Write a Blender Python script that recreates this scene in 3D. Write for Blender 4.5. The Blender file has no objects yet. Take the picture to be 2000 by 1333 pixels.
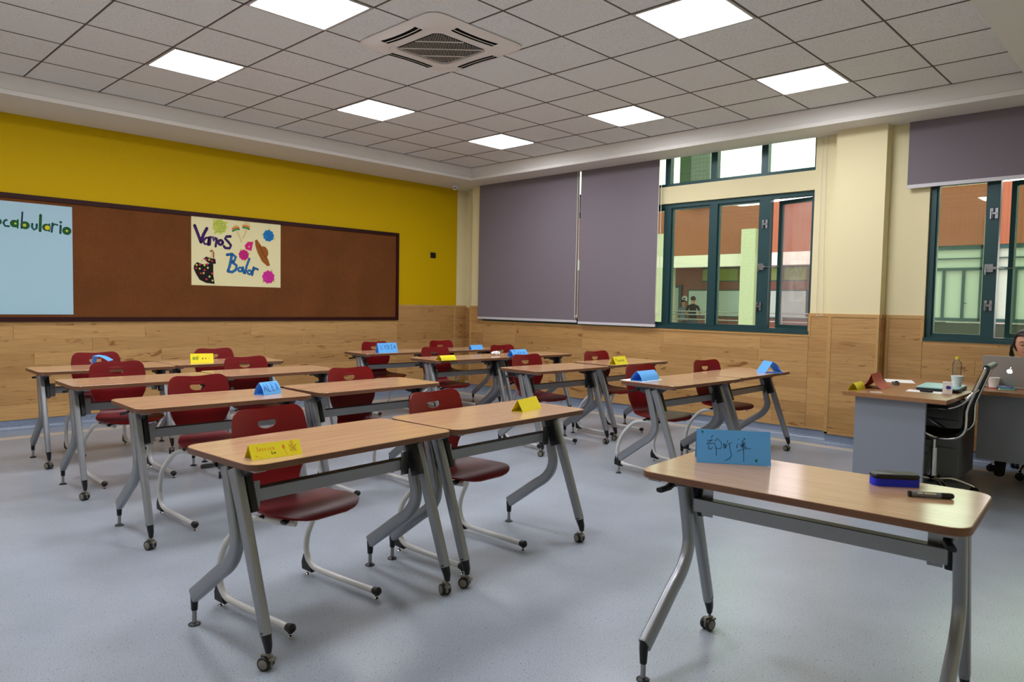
import bpy, bmesh, math, random
from mathutils import Vector, Matrix
R_ = random.Random(7)
S = bpy.context.scene
COL = S.collection
pi = math.pi

# ------------------------------------------------------------------ camera, world, exposure
cam_d = bpy.data.cameras.new('camera')
cam = bpy.data.objects.new('camera', cam_d)
COL.objects.link(cam)
cam_d.sensor_width = 36.0
cam_d.lens = 1395.0 / 2000 * 36
cam_d.clip_start = 0.05
cam_d.clip_end = 200
cam.matrix_world = (Matrix.Translation((7.0112, 7.6217, 1.3363)) @ Matrix.Rotation(2.3370, 4, 'Z')
                    @ Matrix.Rotation(1.5190, 4, 'X') @ Matrix.Rotation(0.0184, 4, 'Z'))
cam_d.dof.use_dof = True
cam_d.dof.focus_distance = 4.6
cam_d.dof.aperture_fstop = 4.5
S.camera = cam

SKY = 5.0
PANEL = 28.0
w = bpy.data.worlds.new('overcast_sky')
S.world = w
w.use_nodes = True
bg = w.node_tree.nodes['Background']
bg.inputs['Color'].default_value = (1.0, 0.98, 0.93, 1)
bg.inputs['Strength'].default_value = SKY

S.view_settings.view_transform = 'Standard'
S.view_settings.look = 'None'
S.view_settings.exposure = 0.0
S.view_settings.gamma = 1.0
S.view_settings.use_curve_mapping = False

# ------------------------------------------------------------------ materials
def lin(c):
    c = c / 255.0
    return c / 12.92 if c <= 0.04045 else ((c + 0.055) / 1.055) ** 2.4
def rgb(r, g, b): return (lin(r), lin(g), lin(b), 1.0)
MATS = {}
def mat(name, col, rough=0.5, metal=0.0, spec=0.5, emit=None, alpha=None):
    m = bpy.data.materials.new(name)
    m.use_nodes = True
    p = m.node_tree.nodes['Principled BSDF']
    p.inputs['Base Color'].default_value = rgb(*col)
    p.inputs['Roughness'].default_value = rough
    p.inputs['Metallic'].default_value = metal
    p.inputs['Specular IOR Level'].default_value = spec
    if emit:
        p.inputs['Emission Color'].default_value = rgb(*emit[0])
        p.inputs['Emission Strength'].default_value = emit[1]
    MATS[name] = m
    return m
def nodes(m): return m.node_tree.nodes, m.node_tree.links, m.node_tree.nodes['Principled BSDF']
def coords(N, L, scale, rand=True):
    tc = N.new('ShaderNodeTexCoord')
    mp = N.new('ShaderNodeMapping')
    mp.inputs['Scale'].default_value = scale
    L.new(tc.outputs['Object'], mp.inputs['Vector'])
    if rand:
        oi = N.new('ShaderNodeObjectInfo')
        mu = N.new('ShaderNodeMath'); mu.operation = 'MULTIPLY'; mu.inputs[1].default_value = 57.0
        L.new(oi.outputs['Random'], mu.inputs[0])
        cb = N.new('ShaderNodeCombineXYZ')
        for i in range(3): L.new(mu.outputs[0], cb.inputs[i])
        L.new(cb.outputs[0], mp.inputs['Location'])
    return mp.outputs[0]
def noise(N, L, vec, scale, detail=3.0, rough=0.55, dist=0.0):
    n = N.new('ShaderNodeTexNoise')
    n.inputs['Scale'].default_value = scale
    n.inputs['Detail'].default_value = detail
    n.inputs['Roughness'].default_value = rough
    n.inputs['Distortion'].default_value = dist
    L.new(vec, n.inputs['Vector'])
    return n.outputs['Fac']
def ramp(N, L, fac, stops):
    r = N.new('ShaderNodeValToRGB')
    e = r.color_ramp.elements
    while len(e) < len(stops): e.new(0.5)
    for k, (pos, c) in enumerate(stops):
        e[k].position = pos; e[k].color = rgb(*c)
    L.new(fac, r.inputs['Fac'])
    return r.outputs['Color']
def mix(N, L, fac, a, b, mode='MIX'):
    x = N.new('ShaderNodeMix'); x.data_type = 'RGBA'; x.blend_type = mode
    if isinstance(fac, float): x.inputs[0].default_value = fac
    else: L.new(fac, x.inputs[0])
    for sock, v in ((6, a), (7, b)):
        if isinstance(v, tuple): x.inputs[sock].default_value = v
        else: L.new(v, x.inputs[sock])
    return x.outputs[2]
def bump(N, L, p, h, strength, dist=0.002):
    b = N.new('ShaderNodeBump')
    b.inputs['Strength'].default_value = strength
    b.inputs['Distance'].default_value = dist
    L.new(h, b.inputs['Height'])
    L.new(b.outputs[0], p.inputs['Normal'])

# vinyl floor: blue grey with fine chips
def floor_mat(name, base, chips):
    m = mat(name, base, 0.30, 0, 0.5)
    N, L, p = nodes(m)
    v = coords(N, L, (1, 1, 1), False)
    n1 = noise(N, L, v, 240, 1.0, 0.5)
    n2 = noise(N, L, v, 120, 0.0, 0.5)
    n3 = noise(N, L, v, 2.2, 3.0)
    dk = tuple(int(c * 0.74) for c in base); lt = tuple(min(255, int(c * 1.10)) for c in base)
    c1 = ramp(N, L, n1, [(0.0, dk), (0.34, dk), (0.43, base), (0.60, base), (0.70, lt)])
    c2 = ramp(N, L, n2, [(0.0, chips), (0.20, chips), (0.26, (255, 255, 255)), (1.0, (255, 255, 255))])
    c3 = ramp(N, L, n3, [(0.3, (236, 236, 236)), (0.7, (255, 255, 255))])
    c = mix(N, L, 1.0, c1, c2, 'MULTIPLY')
    c = mix(N, L, 1.0, c, c3, 'MULTIPLY')
    L.new(c, p.inputs['Base Color'])
    return m
M_floor = floor_mat('vinyl_floor', (160, 169, 181), (150, 160, 185))
M_border = floor_mat('vinyl_border', (148, 162, 182), (150, 160, 185))
M_skirt = floor_mat('vinyl_skirting', (128, 141, 162), (130, 145, 175))
M_stripe = mat('cream_stripe', (196, 186, 170), 0.32)

def wood(name, base, dark, light, scale, rough, spec=0.5, knots=False):
    m = mat(name, base, rough, 0, spec)
    N, L, p = nodes(m)
    v = coords(N, L, (scale[0], scale[1], scale[2]))
    n1 = noise(N, L, v, 1.0, 5.0, 0.62, 0.6)
    v2 = coords(N, L, (scale[0] * 2.2, scale[1] * 4.5, scale[2] * 4.5))
    n2 = noise(N, L, v2, 1.0, 4.0, 0.6)
    c = ramp(N, L, n1, [(0.22, dark), (0.42, base), (0.60, base), (0.78, light)])
    g = ramp(N, L, n2, [(0.33, (222, 214, 206)), (0.55, (255, 255, 255))])
    c = mix(N, L, 0.8, c, g, 'MULTIPLY')
    if knots:
        v3 = coords(N, L, (4.5, 15.0, 15.0))
        n3 = noise(N, L, v3, 1.0, 2.0, 0.5, 0.8)
        k = ramp(N, L, n3, [(0.0, (150, 98, 56)), (0.28, (170, 118, 72)), (0.37, (255, 255, 255)), (1.0, (255, 255, 255))])
        c = mix(N, L, 0.75, c, k, 'MULTIPLY')
        oi = N.new('ShaderNodeObjectInfo')
        t = ramp(N, L, oi.outputs['Random'], [(0.0, (228, 222, 214)), (1.0, (255, 255, 255))])
        c = mix(N, L, 1.0, c, t, 'MULTIPLY')
    L.new(c, p.inputs['Base Color'])
    return m
M_top = wood('beech_laminate', (196, 158, 122), (178, 138, 102), (206, 170, 134), (1.2, 26, 26), 0.16, 0.8)
M_edge = wood('beech_edge_band', (110, 72, 50), (98, 62, 42), (120, 80, 56), (2, 30, 30), 0.4)
M_plank = wood('oak_laminate', (198, 156, 100), (176, 132, 78), (208, 170, 116), (1.6, 22, 22), 0.42, 0.4, True)
M_oaktrim = wood('oak_trim', (194, 154, 96), (182, 140, 82), (204, 166, 108), (1.5, 30, 30), 0.42, 0.4)
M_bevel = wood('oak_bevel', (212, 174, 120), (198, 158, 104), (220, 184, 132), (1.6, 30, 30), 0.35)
M_deskwood = wood('desk_laminate', (158, 112, 74), (142, 98, 62), (170, 124, 86), (1.5, 26, 26), 0.3)

M_red = mat('red_plastic', (112, 4, 11), 0.40, 0, 0.3)
N, L, p = nodes(M_red)
bump(N, L, p, noise(N, L, coords(N, L, (1, 1, 1), False), 420, 2), 0.12, 0.0006)
M_grey = mat('silver_grey_paint', (142, 145, 150), 0.33, 0.5, 0.5)
M_white = mat('white_powder_coat', (206, 206, 204), 0.30, 0, 0.5)
M_black = mat('black_plastic', (16, 16, 18), 0.45, 0, 0.4)
M_hub = mat('grey_wheel_cap', (120, 116, 104), 0.45)
M_chrome = mat('chrome', (215, 215, 218), 0.12, 1.0)
M_steel = mat('bright_steel', (140, 142, 146), 0.25, 0.9)
M_yellow = mat('yellow_paint', (200, 166, 0), 0.6, 0, 0.12)
M_cream = mat('cream_paint', (228, 218, 176), 0.62, 0, 0.3)
M_plaster = mat('white_plaster', (226, 223, 218), 0.7, 0, 0.3)
M_whitewall = mat('off_white_wall', (232, 228, 216), 0.7, 0, 0.3)
for m_ in (M_yellow, M_cream, M_plaster):
    N, L, p = nodes(m_)
    bump(N, L, p, noise(N, L, coords(N, L, (1, 1, 1), False), 90, 3), 0.08, 0.001)
M_tile = mat('mineral_tile', (196, 189, 183), 0.85, 0, 0.2)
N, L, p = nodes(M_tile)
v = coords(N, L, (1, 1, 1))
c = ramp(N, L, noise(N, L, v, 150, 2, 0.7), [(0.0, (150, 146, 143)), (0.33, (176, 172, 169)), (0.42, (233, 234, 234)), (1.0, (238, 239, 239))])
L.new(c, p.inputs['Base Color'])
M_tee = mat('ceiling_tee', (112, 102, 94), 0.6, 0, 0.2)
M_panel = mat('led_diffuser', (255, 255, 255), 0.5, 0, 0.3, ((250, 250, 255), PANEL))
M_pframe = mat('panel_frame', (190, 186, 184), 0.5)
M_acw = mat('cassette_plastic', (236, 230, 226), 0.45)
M_dark = mat('dark_void', (8, 8, 8), 0.9, 0, 0.1)
M_cork = mat('cork', (112, 64, 28), 0.9, 0, 0.15)
N, L, p = nodes(M_cork)
v = coords(N, L, (1, 1, 1))
c = ramp(N, L, noise(N, L, v, 260, 2, 0.7), [(0.3, (92, 52, 24)), (0.5, (114, 68, 33)), (0.7, (126, 77, 40))])
c2 = ramp(N, L, noise(N, L, v, 3, 3, 0.6), [(0.35, (235, 235, 235)), (0.7, (255, 255, 255))])
L.new(mix(N, L, 1.0, c, c2, 'MULTIPLY'), p.inputs['Base Color'])
M_maroon = mat('maroon_wood_frame', (46, 8, 6), 0.55, 0, 0.25)
M_blind = mat('grey_blind_fabric', (126, 118, 126), 0.85, 0, 0.2)
N, L, p = nodes(M_blind)
v = coords(N, L, (1, 900, 160), False)
v2 = coords(N, L, (1, 160, 900), False)
n = mix(N, L, 0.5, ramp(N, L, noise(N, L, v, 1, 2), [(0.3, (104, 97, 105)), (0.7, (138, 129, 137))]),
        ramp(N, L, noise(N, L, v2, 1, 2), [(0.3, (104, 97, 105)), (0.7, (138, 129, 137))]))
L.new(n, p.inputs['Base Color'])
M_blindd = mat('grey_blind_fabric_b', (152, 142, 150), 0.85, 0, 0.2)
M_hem = mat('blind_hem_bar', (205, 203, 208), 0.5)
M_frame = mat('dark_green_frame', (28, 66, 70), 0.35, 0.2, 0.5)
M_cord = mat('white_cord', (225, 222, 205), 0.6)
M_paperb = mat('blue_card', (104, 184, 255), 0.6, 0, 0.3)
M_papery = mat('yellow_card', (238, 222, 30), 0.6, 0, 0.3)
M_paperr = mat('red_card', (196, 74, 58), 0.6, 0, 0.3)
def translucent(m, k):
    N, L, p = nodes(m)
    t = N.new('ShaderNodeBsdfTranslucent'); t.inputs[0].default_value = p.inputs['Base Color'].default_value
    x = N.new('ShaderNodeMixShader'); x.inputs[0].default_value = k
    L.new(p.outputs[0], x.inputs[1]); L.new(t.outputs[0], x.inputs[2]); L.new(x.outputs[0], N['Material Output'].inputs[0])
M_paperw = mat('white_paper', (236, 234, 232), 0.7, 0, 0.3)
for m_ in (M_paperb, M_papery, M_paperr): translucent(m_, 0.12)
M_greyp = mat('grey_desk_panel', (134, 139, 150), 0.5)
M_mesh = mat('black_mesh', (14, 14, 15), 0.7)
INK = {}
INKX = dict(maroonink=(96, 50, 16))
for k, c_ in dict(purple=(62, 22, 100), blue=(24, 112, 182), pink=(206, 34, 120), magenta=(214, 44, 150), cream=(232, 224, 170), lime=(196, 205, 86),
                  sky=(26, 122, 190), brown=(150, 86, 24), straw=(222, 200, 140), orange=(230, 130, 50), green=(24, 140, 84), black=(18, 10, 14),
                  skin=(226, 190, 150), red=(196, 40, 70), dgreen=(18, 92, 42), teal=(16, 78, 74), navy=(12, 34, 58), yel=(196, 196, 70), gold=(222, 196, 30),
                  ink=(30, 50, 92), inko=(226, 140, 30), inkg=(96, 128, 30), inkk=(44, 44, 30), inkb=(38, 76, 150), dot=(20, 120, 96), rosedot=(150, 50, 20), inkd=(150, 130, 20), **INKX).items():
    INK[k] = mat('ink_' + k, c_, 0.65, 0, 0.25)
M_vocab = mat('pale_blue_poster', (168, 204, 220), 0.6, 0, 0.3)
M_vamos = mat('cream_poster', (230, 222, 172), 0.6, 0, 0.3)

# thin window glass: tinted see-through plus mirror reflection by angle
def glass(name, tint, haze=0.0, hazecol=(220, 215, 210), ior=1.5):
    m = bpy.data.materials.new(name); m.use_nodes = True
    N, L = m.node_tree.nodes, m.node_tree.links
    N.remove(N['Principled BSDF'])
    out = N['Material Output']
    tr = N.new('ShaderNodeBsdfTransparent'); tr.inputs[0].default_value = rgb(*tint)
    gl = N.new('ShaderNodeBsdfGlossy'); gl.inputs['Roughness'].default_value = 0.0
    fr = N.new('ShaderNodeFresnel'); fr.inputs[0].default_value = ior
    mx = N.new('ShaderNodeMixShader')
    L.new(fr.outputs[0], mx.inputs[0]); L.new(tr.outputs[0], mx.inputs[1]); L.new(gl.outputs[0], mx.inputs[2])
    last = mx.outputs[0]
    if haze > 0:
        df = N.new('ShaderNodeBsdfDiffuse'); df.inputs[0].default_value = rgb(*hazecol)
        v = coords(N, L, (1, 4, 1.2), False)
        n = noise(N, L, v, 2.2, 4, 0.6)
        mr = N.new('ShaderNodeMapRange'); mr.inputs[1].default_value = 0.3; mr.inputs[2].default_value = 0.8
        mr.inputs[3].default_value = haze * 0.4; mr.inputs[4].default_value = haze * 1.7
        L.new(n, mr.inputs[0])
        m2 = N.new('ShaderNodeMixShader')
        L.new(mr.outputs[0], m2.inputs[0]); L.new(last, m2.inputs[1]); L.new(df.outputs[0], m2.inputs[2])
        last = m2.outputs[0]
    L.new(last, out.inputs[0])
    MATS[name] = m
    return m
M_glass = glass('green_tinted_glass', (222, 236, 220), 0.02)
M_glassd = glass('dusty_clear_glass', (248, 244, 246), 0.14)
M_pet = glass('clear_bottle_plastic', (240, 243, 240), 0.04, (240, 244, 242), 1.2)

# ------------------------------------------------------------------ mesh helpers
class MB:
    def __init__(s): s.v = []; s.f = []; s.m = []; s.mi = 0; s.X = None
    def add(s, vs, fs):
        o = len(s.v)
        for q in vs:
            q = Vector(q)
            s.v.append(tuple(s.X @ q) if s.X else tuple(q))
        for f in fs: s.f.append(tuple(o + i for i in f)); s.m.append(s.mi)
    def box(s, x0, x1, y0, y1, z0, z1):
        s.add([(x0, y0, z0), (x1, y0, z0), (x1, y1, z0), (x0, y1, z0), (x0, y0, z1), (x1, y0, z1), (x1, y1, z1), (x0, y1, z1)],
              [(0, 3, 2, 1), (4, 5, 6, 7), (0, 1, 5, 4), (1, 2, 6, 5), (2, 3, 7, 6), (3, 0, 4, 7)])
    def prism(s, outline, z0, z1, bev=0.0, axis='z'):
        # outline counter clockwise in 2d; extruded along axis
        def P(a, b, c):
            return (a, b, c) if axis == 'z' else ((c, a, b) if axis == 'x' else (a, c, b))
        n = len(outline)
        cx = sum(q[0] for q in outline) / n; cy = sum(q[1] for q in outline) / n
        rings = []
        if bev > 0:
            def ins(q):
                d = Vector((q[0] - cx, q[1] - cy)); l = d.length or 1
                return (q[0] - d.x / l * bev, q[1] - d.y / l * bev)
            inn = [ins(q) for q in outline]
            rings = [(inn, z0), (outline, z0 + bev), (outline, z1 - bev), (inn, z1)]
        else: rings = [(outline, z0), (outline, z1)]
        vs = [P(q[0], q[1], z) for r, z in rings for q in r]
        fs = []
        for k in range(len(rings) - 1):
            for i in range(n):
                j = (i + 1) % n
                fs.append((k * n + i, k * n + j, (k + 1) * n + j, (k + 1) * n + i))
        fs.append(tuple(reversed(range(n)))); fs.append(tuple((len(rings) - 1) * n + i for i in range(n)))
        s.add(vs, fs)
    def loft(s, sections, caps=True):
        n = len(sections[0])
        vs = [q for sec in sections for q in sec]
        fs = []
        for k in range(len(sections) - 1):
            for i in range(n):
                j = (i + 1) % n
                fs.append((k * n + i, k * n + j, (k + 1) * n + j, (k + 1) * n + i))
        if caps: fs.append(tuple(reversed(range(n)))); fs.append(tuple((len(sections) - 1) * n + i for i in range(n)))
        s.add(vs, fs)
    def tube(s, pts, r, seg=8, side=None, sect=None):
        # round tube (or 2d section list of (a,b)) along a path
        pts = [Vector(q) for q in pts]
        secs = []
        ref = None
        for i, q in enumerate(pts):
            t = (pts[min(i + 1, len(pts) - 1)] - pts[max(i - 1, 0)]).normalized()
            if side is not None: a = Vector(side)
            else:
                if ref is None:
                    ref = Vector((0, 0, 1)) if abs(t.z) < 0.9 else Vector((1, 0, 0))
                a = ref - t * ref.dot(t)
                a.normalize(); ref = a
            b = t.cross(a).normalized()
            if sect:
                k = i / (len(pts) - 1)
                sc = sect(k) if callable(sect) else sect
                secs.append([q + a * u + b * w_ for u, w_ in sc])
            else:
                rr = r[i] if isinstance(r, (list, tuple)) else r
                secs.append([q + a * rr * math.cos(2 * pi * k / seg) + b * rr * math.sin(2 * pi * k / seg) for k in range(seg)])
        s.loft(secs)
    def lathe(s, prof, c=(0, 0, 0), seg=16, axis='z'):
        secs = []
        for r, h in prof:
            ring = []
            for k in range(seg):
                a, b = r * math.cos(2 * pi * k / seg), r * math.sin(2 * pi * k / seg)
                ring.append({'z': (c[0] + a, c[1] + b, c[2] + h), 'x': (c[0] + h, c[1] + a, c[2] + b), 'y': (c[0] + b, c[1] + h, c[2] + a)}[axis])
            secs.append(ring)
        s.loft(secs)
    def ball(s, c, r, seg=14, rings=8):
        rx, ry, rz = r if isinstance(r, tuple) else (r, r, r)
        secs = []
        for i in range(rings + 1):
            a = -pi / 2 + pi * i / rings
            k = max(math.cos(a), 0.02)
            secs.append([(c[0] + rx * k * math.cos(2 * pi * j / seg), c[1] + ry * k * math.sin(2 * pi * j / seg), c[2] + rz * math.sin(a)) for j in range(seg)])
        s.loft(secs)
    def mesh(s, name, mats, smooth=None, recalc=True):
        me = bpy.data.meshes.new(name)
        me.from_pydata(s.v, [], s.f)
        for m in (mats if isinstance(mats, (list, tuple)) else [mats]): me.materials.append(m)
        for p, k in zip(me.polygons, s.m): p.material_index = k
        if recalc:
            b = bmesh.new(); b.from_mesh(me); bmesh.ops.recalc_face_normals(b, faces=b.faces); b.to_mesh(me); b.free()
        if smooth is not None:
            me.shade_smooth(); me.set_sharp_from_angle(angle=math.radians(smooth))
        me.update()
        return me
    def build(s, name, mats, parent=None, smooth=None, loc=None, rot=None):
        return put(name, s.mesh(name, mats, smooth), parent, loc, rot)
def put(name, me, parent=None, loc=None, rot=None):
    o = bpy.data.objects.new(name, me); COL.objects.link(o)
    if parent: o.parent = parent
    if loc: o.location = loc
    if rot: o.rotation_euler = rot
    return o
def thing(name, label, cat, loc=(0, 0, 0), rz=0.0, group=None):
    o = bpy.data.objects.new(name, None); COL.objects.link(o)
    o.empty_display_size = 0.05
    o.location = loc; o.rotation_euler = (0, 0, rz)
    return tag(o, label, cat, group)
def tag(o, label, cat, group=None):
    o['label'] = label; o['category'] = cat
    if group: o['group'] = group
    return o
def struct(o): o['kind'] = 'structure'; return o
KIDS = {}
def index_children():
    KIDS.clear()
    for o in bpy.data.objects:
        if o.parent: KIDS.setdefault(o.parent.name, []).append(o)
def dup(o, parent=None):
    c = o.copy(); COL.objects.link(c)
    if parent: c.parent = parent
    for k in KIDS.get(o.name, []): dup(k, c)
    return c
def rrect(w_, d, r, n=5, cx=0, cy=0):
    out = []
    for sx, sy, a0 in ((1, 1, 0), (-1, 1, pi / 2), (-1, -1, pi), (1, -1, 1.5 * pi)):
        for k in range(n + 1):
            a = a0 + pi / 2 * k / n
            out.append((cx + sx * (w_ / 2 - r) + r * math.cos(a), cy + sy * (d / 2 - r) + r * math.sin(a)))
    return out
def rsect(a, b, r=0.3):
    k = min(a, b) * r
    return [(q[0], q[1]) for q in rrect(a, b, k, 2)]
def smoothpath(pts, n=6):
    # Catmull-Rom through the points
    P = [Vector(q) for q in pts]
    out = []
    for i in range(len(P) - 1):
        p0, p1, p2, p3 = P[max(i - 1, 0)], P[i], P[i + 1], P[min(i + 2, len(P) - 1)]
        for k in range(n):
            t = k / n
            out.append(0.5 * ((2 * p1) + (p2 - p0) * t + (2 * p0 - 5 * p1 + 4 * p2 - p3) * t * t + (3 * p1 - p0 - 3 * p2 + p3) * t ** 3))
    out.append(P[-1])
    return out

# ------------------------------------------------------------------ room shell
XW, YW, ZS, ZC = -0.45, -0.78, 3.093, 3.269     # window wall, yellow wall, soffit, tile field
XB, YB, ZT = 8.3, 8.5, 3.60
b = MB(); b.box(-0.9, XB + .2, -1.0, YB + .2, -0.12, 0)
floor = struct(b.build('floor', M_floor))
b = MB(); b.box(XW, XB, YW, -0.375, 0, 0.0006); b.box(XW, -0.175, -0.375, YB, 0, 0.0006)
b.build('floor_border', M_border, floor)
b = MB(); b.box(-0.175, XB, -0.375, -0.225, 0, 0.0009); b.box(-0.175, -0.045, -0.225, YB, 0, 0.0009)
b.build('floor_stripe', M_stripe, floor)

b = MB(); b.box(-0.9, XB + .2, YW - .24, YW, 0, ZT)
wall_left = struct(b.build('wall_left', M_yellow))
b = MB(); b.box(XW - .2, XW + .008, YW, YW + .002, 1.298, ZS); b.build('cream_return', M_cream, wall_left)
b = MB()
X0, X1 = XW - .26, XW
b.box(X0, X1, -0.44, YB, 0, 1.075)
for y0, y1 in ((-0.44, -0.16), (4.71, 5.765), (7.75, YB)): b.box(X0, X1, y0, y1, 1.075, 3.2)
for y0, y1 in ((-0.16, 4.71), (5.765, 7.75)): b.box(X0, X1, y0, y1, 2.565, 2.765)
b.box(X0, X1, -0.44, YB, 3.2, ZT)
b.box(X0, XW - .2, YW, -0.44, 0, ZT)
wall_right = struct(b.build('wall_right', M_cream))
b = MB(); b.box(XW, -0.30, 4.965, 5.425, 0, ZT)
b.build('pillar', M_cream, wall_right)
b = MB(); b.box(X0, XB + .2, -20, 22, ZT + .12, 18)
struct(b.build('sky_blocker_top', M_whitewall))  # unseen mass added overhead to cut the sky light reaching the opposite facade
b = MB(); b.box(XB, XB + .2, YW - .2, YB + .2, 0, ZT)
wall_back = struct(b.build('wall_back', M_whitewall))
b = MB(); b.box(XW - .26, XB, YB, YB + .2, 0, ZT)
wall_front = struct(b.build('wall_front', M_cream))

# skirting with a cove at the floor
def skirting(name, path):
    prof = [(0, 0.112), (0.008, 0.112), (0.008, 0.04), (0.016, 0.016), (0.035, 0.001), (0, 0.001)]
    b = MB()
    for (p, q, nrm) in path:
        p, q, nrm = Vector(p), Vector(q), Vector(nrm)
        b.loft([[e + nrm * d + Vector((0, 0, h)) for d, h in prof] for e in (p, q)])
    return struct(b.build(name, M_skirt, smooth=50))
skirting('baseboard_left', [((XW, YW, 0), (XB, YW, 0), (0, 1, 0))])
skirting('baseboard_right', [((XW, YW, 0), (XW, 4.965, 0), (1, 0, 0)), ((-.3, 4.965, 0), (-.3, 5.425, 0), (1, 0, 0)), ((-.45, 5.425, 0), (-.3, 5.425, 0), (0, 1, 0)), ((XW, 5.425, 0), (XW, YB, 0), (1, 0, 0))])

# wainscot planks, each its own piece
PLK = {}
def plank(parent, p, d, nrm, length, height):
    key = (round(length, 3), round(height, 3))
    if key not in PLK:
        e = 0.0024; l2, h2, t = length / 2, height / 2, 0.011
        b = MB()
        b.loft([[(-l2, -h2, 0), (l2, -h2, 0), (l2, h2, 0), (-l2, h2, 0)], [(-l2, -h2, t - e), (l2, -h2, t - e), (l2, h2, t - e), (-l2, h2, t - e)],
                [(-l2 + e, -h2 + e, t), (l2 - e, -h2 + e, t), (l2 - e, h2 - e, t), (-l2 + e, h2 - e, t)]])
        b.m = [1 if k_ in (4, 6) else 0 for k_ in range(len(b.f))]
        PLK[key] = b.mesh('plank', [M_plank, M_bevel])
    o = put('plank', PLK[key], parent)
    M = Matrix((d, Vector((0, 0, 1)), nrm)).transposed().to_4x4()
    M.translation = p
    o.matrix_world = M
    return o
def wains(parent, a, c, nrm, rows, unit=1.22, phase=0.0):
    a, c, nrm = Vector(a), Vector(c), Vector(nrm)
    d = Vector((0, 0, 1)).cross(nrm) * -1 if False else Vector((0, 0, 1)).cross(nrm)
    L_ = (c - a).length; dr = (c - a).normalized()
    for r, (z0, z1) in enumerate(rows):
        s = -((0.43 * r + phase) % 1.0) * unit
        if s + unit < .28: s += unit * .45
        while s < L_ - 0.01:
            s0, s1 = max(s, 0), min(s + unit, L_)
            if L_ - s1 < .28: s1 = L_; s = L_
            if s1 - s0 > 0.03:
                m = a + dr * ((s0 + s1) / 2)
                plank(parent, Vector((m.x, m.y, (z0 + z1) / 2)) + nrm * 0.001, d, nrm, s1 - s0 - .001, z1 - z0 - .001)
            s += unit
ROW = [(0.112 + 0.131 * k, 0.112 + 0.131 * (k + 1)) for k in range(8)]
FULL = ROW + [(1.160, 1.266)]
LOW = ROW[:7] + [(1.029, 1.058)]
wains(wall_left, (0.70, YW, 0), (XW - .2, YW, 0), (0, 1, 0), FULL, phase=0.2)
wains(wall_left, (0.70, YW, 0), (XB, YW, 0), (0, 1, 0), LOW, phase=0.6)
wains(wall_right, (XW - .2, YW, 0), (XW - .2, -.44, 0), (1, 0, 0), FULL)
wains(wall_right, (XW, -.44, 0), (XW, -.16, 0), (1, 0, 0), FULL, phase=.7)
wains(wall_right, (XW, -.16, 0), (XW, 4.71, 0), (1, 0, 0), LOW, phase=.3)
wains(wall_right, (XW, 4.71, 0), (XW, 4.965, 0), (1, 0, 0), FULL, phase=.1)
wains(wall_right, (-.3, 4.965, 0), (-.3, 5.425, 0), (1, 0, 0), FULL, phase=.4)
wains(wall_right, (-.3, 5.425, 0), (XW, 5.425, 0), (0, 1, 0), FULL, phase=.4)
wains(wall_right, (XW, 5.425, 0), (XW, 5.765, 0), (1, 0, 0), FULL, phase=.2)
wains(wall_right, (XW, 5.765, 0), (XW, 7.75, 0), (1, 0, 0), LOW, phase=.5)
def strip(parent, x0, x1, y0, y1, z0, z1): 
    b = MB(); b.box(x0, x1, y0, y1, z0, z1)
    return b.build('wainscot_rail', M_oaktrim, parent)
e = .017
strip(wall_left, XW - .2, .70, YW, YW + e, 1.266, 1.298); strip(wall_left, .68, XB, YW, YW + e, 1.054, 1.078); strip(wall_left, .68, .70, YW, YW + e, 1.078, 1.266)
strip(wall_left, -.42, -.385, YW, YW + e, .112, 1.266); strip(wall_left, -.70, -.645, YW, YW + e, .112, 1.266); strip(wall_left, XW, XB, YW, YW + .015, .1, .116)
strip(wall_right, XW, XW + e, -.46, -.16, 1.266, 1.298); strip(wall_right, XW, XW + e, -.46, -.42, .112, 1.266)
strip(wall_right, XW, XW + e, -.18, 4.73, 1.054, 1.078); strip(wall_right, XW, XW + e, 4.70, 4.725, 1.078, 1.266)
strip(wall_right, XW, XW + e, 4.70, 4.96, 1.266, 1.298); strip(wall_right, XW, XW + e, -.44, 4.96, .1, .116)
strip(wall_right, -.3, -.3 + e, 4.96, 5.43, 1.266, 1.298); strip(wall_right, -.3, -.3 + e, 4.955, 4.99, .1, 1.266); strip(wall_right, -.3, -.3 + e, 5.405, 5.43, .1, 1.266)
strip(wall_right, -.3, -.3 + e, 4.96, 5.43, .1, .118)
strip(wall_right, XW, -.3, 5.425, 5.425 + e, 1.266, 1.298); strip(wall_right, XW, XW + e, 5.44, 5.77, 1.266, 1.298); strip(wall_right, XW, XW + e, 5.745, 5.77, 1.078, 1.266)
strip(wall_right, XW, XW + e, 5.745, 7.76, 1.054, 1.078); strip(wall_right, XW, XW + e, 5.44, YB, .1, .116); strip(wall_right, XW, XW + .02, 5.44, 5.47, .112, 1.266)

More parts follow.
